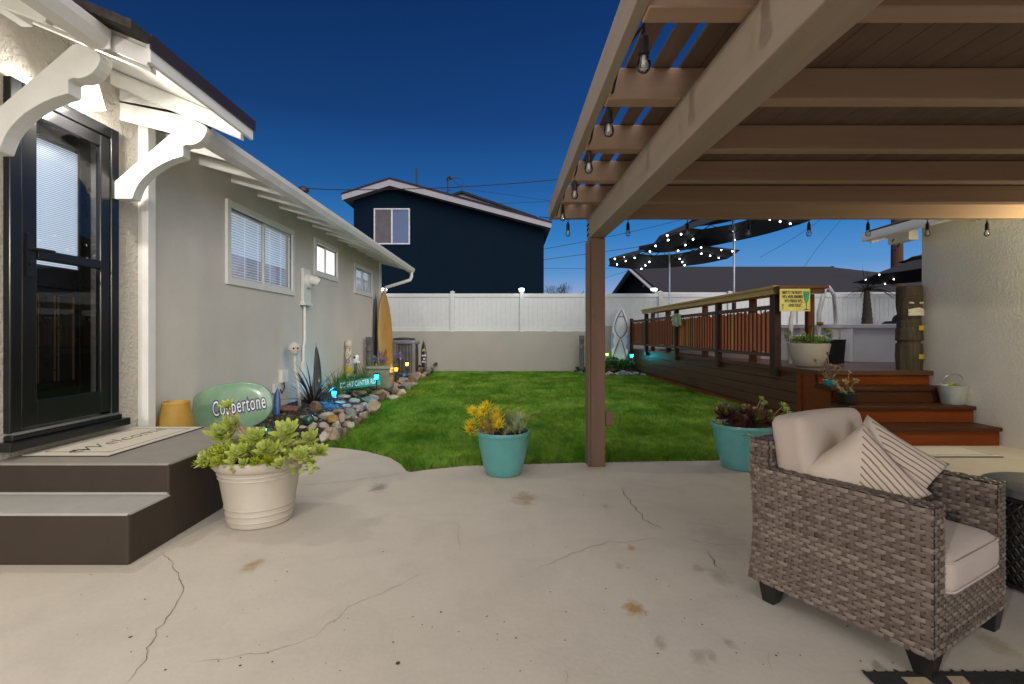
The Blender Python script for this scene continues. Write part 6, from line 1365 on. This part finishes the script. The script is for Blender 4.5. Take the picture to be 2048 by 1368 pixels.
# green oval board with lettering
co_ = thing('oval_board', P(462, 830, 4.85), 'green oval board with white blue edged lettering standing behind the porch', 'sign')
cc = P(462, 814, 4.85); Mo = Matrix.Translation(cc) @ Matrix.Rotation(R(9), 4, 'Z') @ Matrix.Rotation(R(-8), 4, 'Y') @ Matrix.Rotation(R(84), 4, 'X')
g = MB(); n = 56; rings = [(1, -.015), (1.0, -.006), (.985, .006), (.95, .012), (.7, .016), (.35, .018), (.001, .018)]; vs = []
for r_, z_ in rings:
    for k in range(n): a = 2*PI*k/n; ca, sa = math.cos(a), math.sin(a); vs.append(Mo @ Vector((.385*r_*math.copysign(abs(ca)**.85, ca), .235*r_*math.copysign(abs(sa)**.85, sa), z_)))
g.add(vs, [(j*n+k, j*n+(k+1) % n, (j+1)*n+(k+1) % n, (j+1)*n+k) for j in range(len(rings)-1) for k in range(n)]+[tuple(range(n-1, -1, -1))]); g.build('board', M('board_green', (.17, .29, .17), .25, .18, 2.5, col2=(.24, .40, .28), coat=.5, rvar=.05), co_, smooth=40)
Mt = Mo @ Matrix.Translation((.08, .0, .020)) @ Matrix.Rotation(R(1), 4, 'Z')
g = MB(); text_mb(g, 'Coppertone', .205, Mt, .43, .08, .014, .0004, spacing=1.12); g.build('lettering_outline', M('letter_navy', (.015, .03, .12), .4), co_)
g = MB(); text_mb(g, 'Coppertone', .205, Mt @ Matrix.Translation((0, 0, .0012)), .43, .08, .0, .0004, spacing=1.12); g.build('lettering', WH, co_)
# mustard tapered planter behind the porch
pm_ = Vector((XY(352, 4.33), 4.33, 0)); 
ms = thing('tapered_planter', pm_, 'mustard yellow tapered planter between the porch and the house wall', 'planter')
g = MB(); g.lathe([(.001, .0), (.215, .0), (.22, .02), (.105, .59), (.108, .605), (.10, .618), (.09, .60), (.001, .58)], pm_, 32); g.build('tub', M('mustard', (.42, .25, .045), .45, .15, 5, bmp=.1, bs=20), ms, smooth=40)
# ---- tikis and box further back
def totem(u, v0, v1, Y, w_, mat, lab, marks=None):
    b = P(u, v0, Y); t = thing('tiki_totem', b, lab, 'ornament'); Ht = (v0-v1)*Y/F; n = 20; m = 48; vs = []
    for j in range(m+1):
        z = j/m
        for k in range(n):
            a = 2*PI*k/n; front = max(0, -math.sin(a)); r = w_/2*(1+.05*math.sin(z*22)+.10*noise.noise(Vector((math.cos(a)*2, math.sin(a)*2+u, z*10))))
            if .55 < z < .95: r += w_*.10*front*math.sin((z-.55)/.4*PI*3)
            vs.append((b.x+r*math.cos(a), b.y+r*math.sin(a), b.z+Ht*z))
    g = MB(); g.add(vs, [(j*n+k, j*n+(k+1) % n, (j+1)*n+(k+1) % n, (j+1)*n+k) for j in range(m) for k in range(n)]+[tuple(m*n+k for k in range(n))]); g.build('carved_post', mat, t, smooth=True); return t, b, Ht
t, b, Ht = totem(697.5, 752, 681, 9.2, .115, M('totem_ivory', (.62, .54, .42), .6, .1, 10), 'ivory carved totem with black marks and yellow foot by the house wall')
g = MB(); g.lathe([(.066, .06), (.067, .17), (.06, .175)], b, 18); g.build('yellow_foot', M('totem_yellow', (.62, .48, .02), .5), t, smooth=True)
for q in range(7): g = MB(); g.ball((b.x+.02+.025*math.sin(q*1.7), b.y-.058, b.z+Ht*(.5+.055*q)), .010, 5); g.build('carved_mark', BLK, t)
g = MB(); g.tube([(b.x+.03*math.cos(a), b.y-.064, b.z+Ht*.42+.03*math.sin(a)) for a in np.linspace(0, 2*PI, 14)], .005, 5); g.build('carved_mark', BLK, t)
GT = M('totem_grey', (.12, .12, .115), .8, .5, 26, bmp=.8, bs=30, bd=.02)
totem(738, 742, 674, 10.4, .13, GT, 'dark grey carved totem between the ivory totem and the ochre longboard')
totem(1163.5, 738, 671, 15.4, .15, GT, 'grey carved totem standing against the garden wall beside the pergola post')
# white dog-like skull lantern beside the ivory totem
pd = P(711, 748, 9.0); t = thing('mask_ornament', pd, 'white mask with black eye on a short grey stake beside the ivory totem', 'ornament')
g = MB(); g.tube([pd, pd+Vector((0, 0, .2))], .03, 8); g.build('stake', GT, t, smooth=True)
g = MB(); q = P(712, 719, 9.0); rounded_box(g, Matrix.Translation(q) @ Matrix.Rotation(R(20), 4, 'Y'), .09, .09, .16, .04, .01, 6); rounded_box(g, Matrix.Translation(q+Vector((.05, -.03, -.045))), .07, .07, .045, .02, 0, 5); g.build('mask', WH, t, smooth=True)
g = MB(); g.ball(q+Vector((-.015, -.045, .04)), .022, 6); g.build('eye', BLK, t, smooth=True)
# weathered green utility box
pu = P(756, 765, 9.7); t = thing('utility_box', (pu.x, pu.y, .15), 'grey green utility box between the grass clump and the air conditioner', 'utility box')
a = P(731, 765, 9.6); b_ = P(781, 765, 9.6)
g = MB(); rounded_box(g, Matrix.Translation(((a.x+b_.x)/2, 9.75, .335)), b_.x-a.x, .34, .40, .03, 0, 5); g.build('cabinet', M('box_green', (.24, .27, .20), .6, .15, 6), t, smooth=True)
g = MB(); rounded_box(g, Matrix.Translation(((a.x+b_.x)/2, 9.74, .545)), b_.x-a.x+.03, .37, .06, .02, 0, 4); g.build('lid', M('box_lid', (.28, .31, .23), .6, .15, 6), t, smooth=True)
g = MB(); g.tube([(b_.x, 9.6, .44), (b_.x+.07, 9.58, .44)], .03, 10); g.build('spout', MAT['steel'], t, smooth=40)
# air conditioner
ax_, ay_ = XY(808, 13.0), 13.0; ac = thing('air_conditioner', (ax_, ay_, .1), 'grey outdoor air conditioner with barred coil at the end of the house', 'air conditioner')
w2 = .36; zb, ztp = .15, 1.0
ACM = M('ac_metal', (.24, .24, .25), .45, .1, 6, metal=.3)
g = MB(); rounded_box(g, Matrix.Translation((ax_, ay_, (zb+ztp)/2)), w2*2-.05, w2*2-.05, ztp-zb-.06, .12, 0, 8); g.build('coil', M('ac_coil', (.02, .02, .022), .6), ac, smooth=True)
g = MB(); rounded_box(g, Matrix.Translation((ax_, ay_, ztp-.02)), w2*2, w2*2, .12, .05, .02, 10); g.build('top_cover', ACM, ac, smooth=True)
g = MB(); rounded_box(g, Matrix.Translation((ax_, ay_, zb+.02)), w2*2, w2*2, .08, .03, 0, 6); g.build('base_pan', ACM, ac, smooth=True)
g = MB(); g.box(ax_-w2, ay_-w2, zb, ax_-w2+.24, ay_-w2+.03, ztp-.05); g.box(ax_+w2-.09, ay_-w2, zb, ax_+w2, ay_-w2+.03, ztp-.05); g.build('corner_panel', ACM, ac, bevel=.012)
g = MB()
for q in range(24): z = zb+.08+q*.029; g.tube([(ax_-w2+.24, ay_-w2+.004, z), (ax_+w2-.09, ay_-w2+.004, z)], .0035, 5)
for q in np.linspace(ax_-w2+.27, ax_+w2-.12, 5): g.tube([(q, ay_-w2, zb+.05), (q, ay_-w2, ztp-.07)], .004, 5)
g.build('grille', M('ac_grille', (.5, .47, .42), .4, metal=.4), ac)
g = MB(); g.lathe([(.3, .0), (.27, .05), (.05, .075), (.001, .075)], (ax_, ay_, ztp+.04), 24); g.build('fan_guard', BLK, ac, smooth=40)
# ---- plants of the bed
LIR = foliage('liriope', (.05, .17, .03), (.14, .32, .06), 20, .3); PHO = foliage('dark_strap', (.015, .012, .012), (.05, .04, .035), 20, .1, .35); TAW = foliage('tawny_grass', (.20, .17, .05), (.36, .27, .12), 30, .3); AGA = foliage('violet_petal', (.22, .20, .52), (.42, .40, .75), 20, .3); SHR = foliage('shrub_leaf', (.02, .085, .015), (.08, .22, .03), 14, .3)
def tuft(name, c, n, L0, L1, wd, mat, lab, cat, spread=1.0, curl=-.5, rad=.1, seed=1):
    rnd = random.Random(seed); t = thing(name, c, lab, cat); g = MB()
    for k in range(n):
        a = rnd.uniform(0, 2*PI); e = R(90-rnd.uniform(5, 65)*spread); d = Vector((math.cos(a)*math.cos(e), math.sin(a)*math.cos(e), math.sin(e))); r = rad*math.sqrt(rnd.random()); p = Vector(c)+Vector((r*math.cos(a), r*math.sin(a), 0))
        g.leaf(p, d, Vector((-math.cos(a)*math.sin(e), -math.sin(a)*math.sin(e), math.cos(e))), rnd.uniform(L0, L1), wd, curl*rnd.uniform(.5, 1.2), 'blade', 5)
    g.build('blades', mat, t, smooth=True, fixn=False); return t
tuft('strappy_plant', onbed(625, 7.0), 46, .35, .75, .03, PHO, 'dark purple strappy plant with arching leaves beside the skull stake', 'plant', .95, -.5, .05, 3)
tuft('grass_clump', onbed(672, 8.5), 300, .30, .55, .02, LIR, 'dense green grassy clump behind the street sign', 'plant', 1.1, -.8, .28, 4)
tuft('grass_clump', onbed(703, 9.0), 240, .28, .5, .02, LIR, 'green grassy clump below the ivory totem', 'plant', 1.1, -.8, .26, 5)
tuft('grass_clump', onbed(735, 10.2), 140, .4, .68, .018, LIR, 'taller arching green clump behind the utility box', 'plant', .9, -.7, .2, 6)
tuft('tawny_tuft', Vector((XY(556, 5.75), 5.75, .06)), 330, .18, .34, .007, TAW, 'tawny dry grass tuft behind the white pot', 'plant', 1.15, -.5, .16, 7)
for (u, v, Y, sd, lab) in ((760, 716, 10.6, 1, 'violet flower heads in front of the ochre longboard'), (788, 706, 11.4, 2, 'violet flower heads before the air conditioner')):
    c = P(u, v+22, Y); t = thing('agapanthus', c, lab, 'flower'); g = MB(); gs = MB(); rnd = random.Random(sd)
    for q in range(5):
        hd = P(u+rnd.uniform(-14, 14), v+rnd.uniform(-8, 8), Y+rnd.uniform(-.1, .1)); gs.tube([c, (c+hd)/2+Vector((.01, 0, .02)), hd], .005, 5)
        for _ in range(34): d = Vector((rnd.gauss(0, 1), rnd.gauss(0, 1), rnd.gauss(.2, 1))).normalized(); g.leaf(hd+d*.02, d, (0, 0, 1), rnd.uniform(.04, .075), .022, .4, 'oval', 2)
    g.build('petals', AGA, t, fixn=False); gs.build('stem', SHR, t)
# stick and lantern behind the purple flowers
pq_ = P(766, 716, 11.0); t = thing('cone_ornament', pq_, 'rusty cone shaped ornament with straw top behind the violet flowers', 'ornament')
g = MB(); g.lathe([(.07, -.06), (.055, .0), (.03, .10), (.001, .16)], pq_+Vector((.06, -.05, 0)), 14); g.build('cone', M('rust', (.26, .10, .03), .7, .3, 20), t, smooth=True)
g = MB()
for q in range(26): a = q*.9; g.leaf(pq_+Vector((.08, -.05, .06)), (math.cos(a)*.5, math.sin(a)*.5, 1), (math.cos(a), math.sin(a), .2), .16, .012, -.4, 'blade', 3)
g.build('straw', TAW, t, fixn=False)
# ---- corner bed by the deck
g = MB(); g.add([(2.62, 14.15, -.02), (3.85, 14.0, -.02), (3.85, 15.9, .16), (2.1, 15.9, .16), (2.15, 15.4, .0)], [(0, 1, 2, 3, 4)]); tag(g.build('flower_bed', MAT['soil']), kind='structure')
CR = [(2.2, 15.3, .2, 'brown'), (2.45, 15.35, .16, 'tan'), (2.62, 14.55, .22, 'pink'), (2.85, 14.35, .26, 'tan'), (3.1, 14.3, .24, 'tan'), (3.35, 14.22, .24, 'pink'), (3.55, 14.12, .26, 'grey'), (3.78, 14.1, .26, 'grey'), (3.7, 14.5, .22, 'cream'), (3.3, 14.55, .24, 'grey'), (3.5, 14.6, .2, 'cream'), (3.0, 14.6, .16, 'tan'), (2.05, 15.5, .15, 'dark'), (2.32, 15.6, .2, 'brown'), (3.74, 14.9, .2, 'tan')]
for k, (x, y, s, kd) in enumerate(CR):
    o = rock((x, y, .0), s, s*.62, s, kd, 900+k); o['label'] = {'brown': 'brown', 'tan': 'tan', 'pink': 'pinkish', 'grey': 'grey', 'cream': 'pale cream', 'dark': 'dark'}[kd]+' rock edging the corner bed between lawn and deck'; o['group'] = 'rocks edging the corner bed by the deck'
def shrub(c, rad, h, lab, seed):
    rnd = random.Random(seed); t = thing('shrub', c, lab, 'shrub'); g = MB(); gs = MB()
    for k in range(90):
        a = rnd.uniform(0, 2*PI); r = rad*math.sqrt(rnd.random()); p = Vector(c)+Vector((r*math.cos(a), r*math.sin(a)*.7, h*rnd.uniform(.15, 1)*(1-.5*r/rad)))
        if k % 5 == 0: gs.tube([Vector(c), p], .006, 4)
        for q in range(8): g.leaf(p, (rnd.uniform(-1, 1), rnd.uniform(-1, 1), rnd.uniform(-.2, 1)), (0, 0, 1), rnd.uniform(.06, .11), rnd.uniform(.03, .05), .3, 'oval', 2)
    g.build('foliage', SHR, t, smooth=True, fixn=False); gs.build('stem', STEM, t)
shrub((3.05, 14.95, .1), .38, .48, 'leafy green shrub in front of the white shortboard', 1); shrub((3.45, 14.85, .1), .3, .38, 'low green shrub lit by the cyan solar light', 2)
solar(1263, 735, (.02, .70, .85), 'solar stake light glowing cyan in the corner bed by the deck', 6.0, .38, Y=14.45, s=1.3)
solar(1214, 735, (.35, 1.0, .12), 'solar stake light glowing green beside the pergola post', 1.2, .42, Y=14.7, s=1.1)
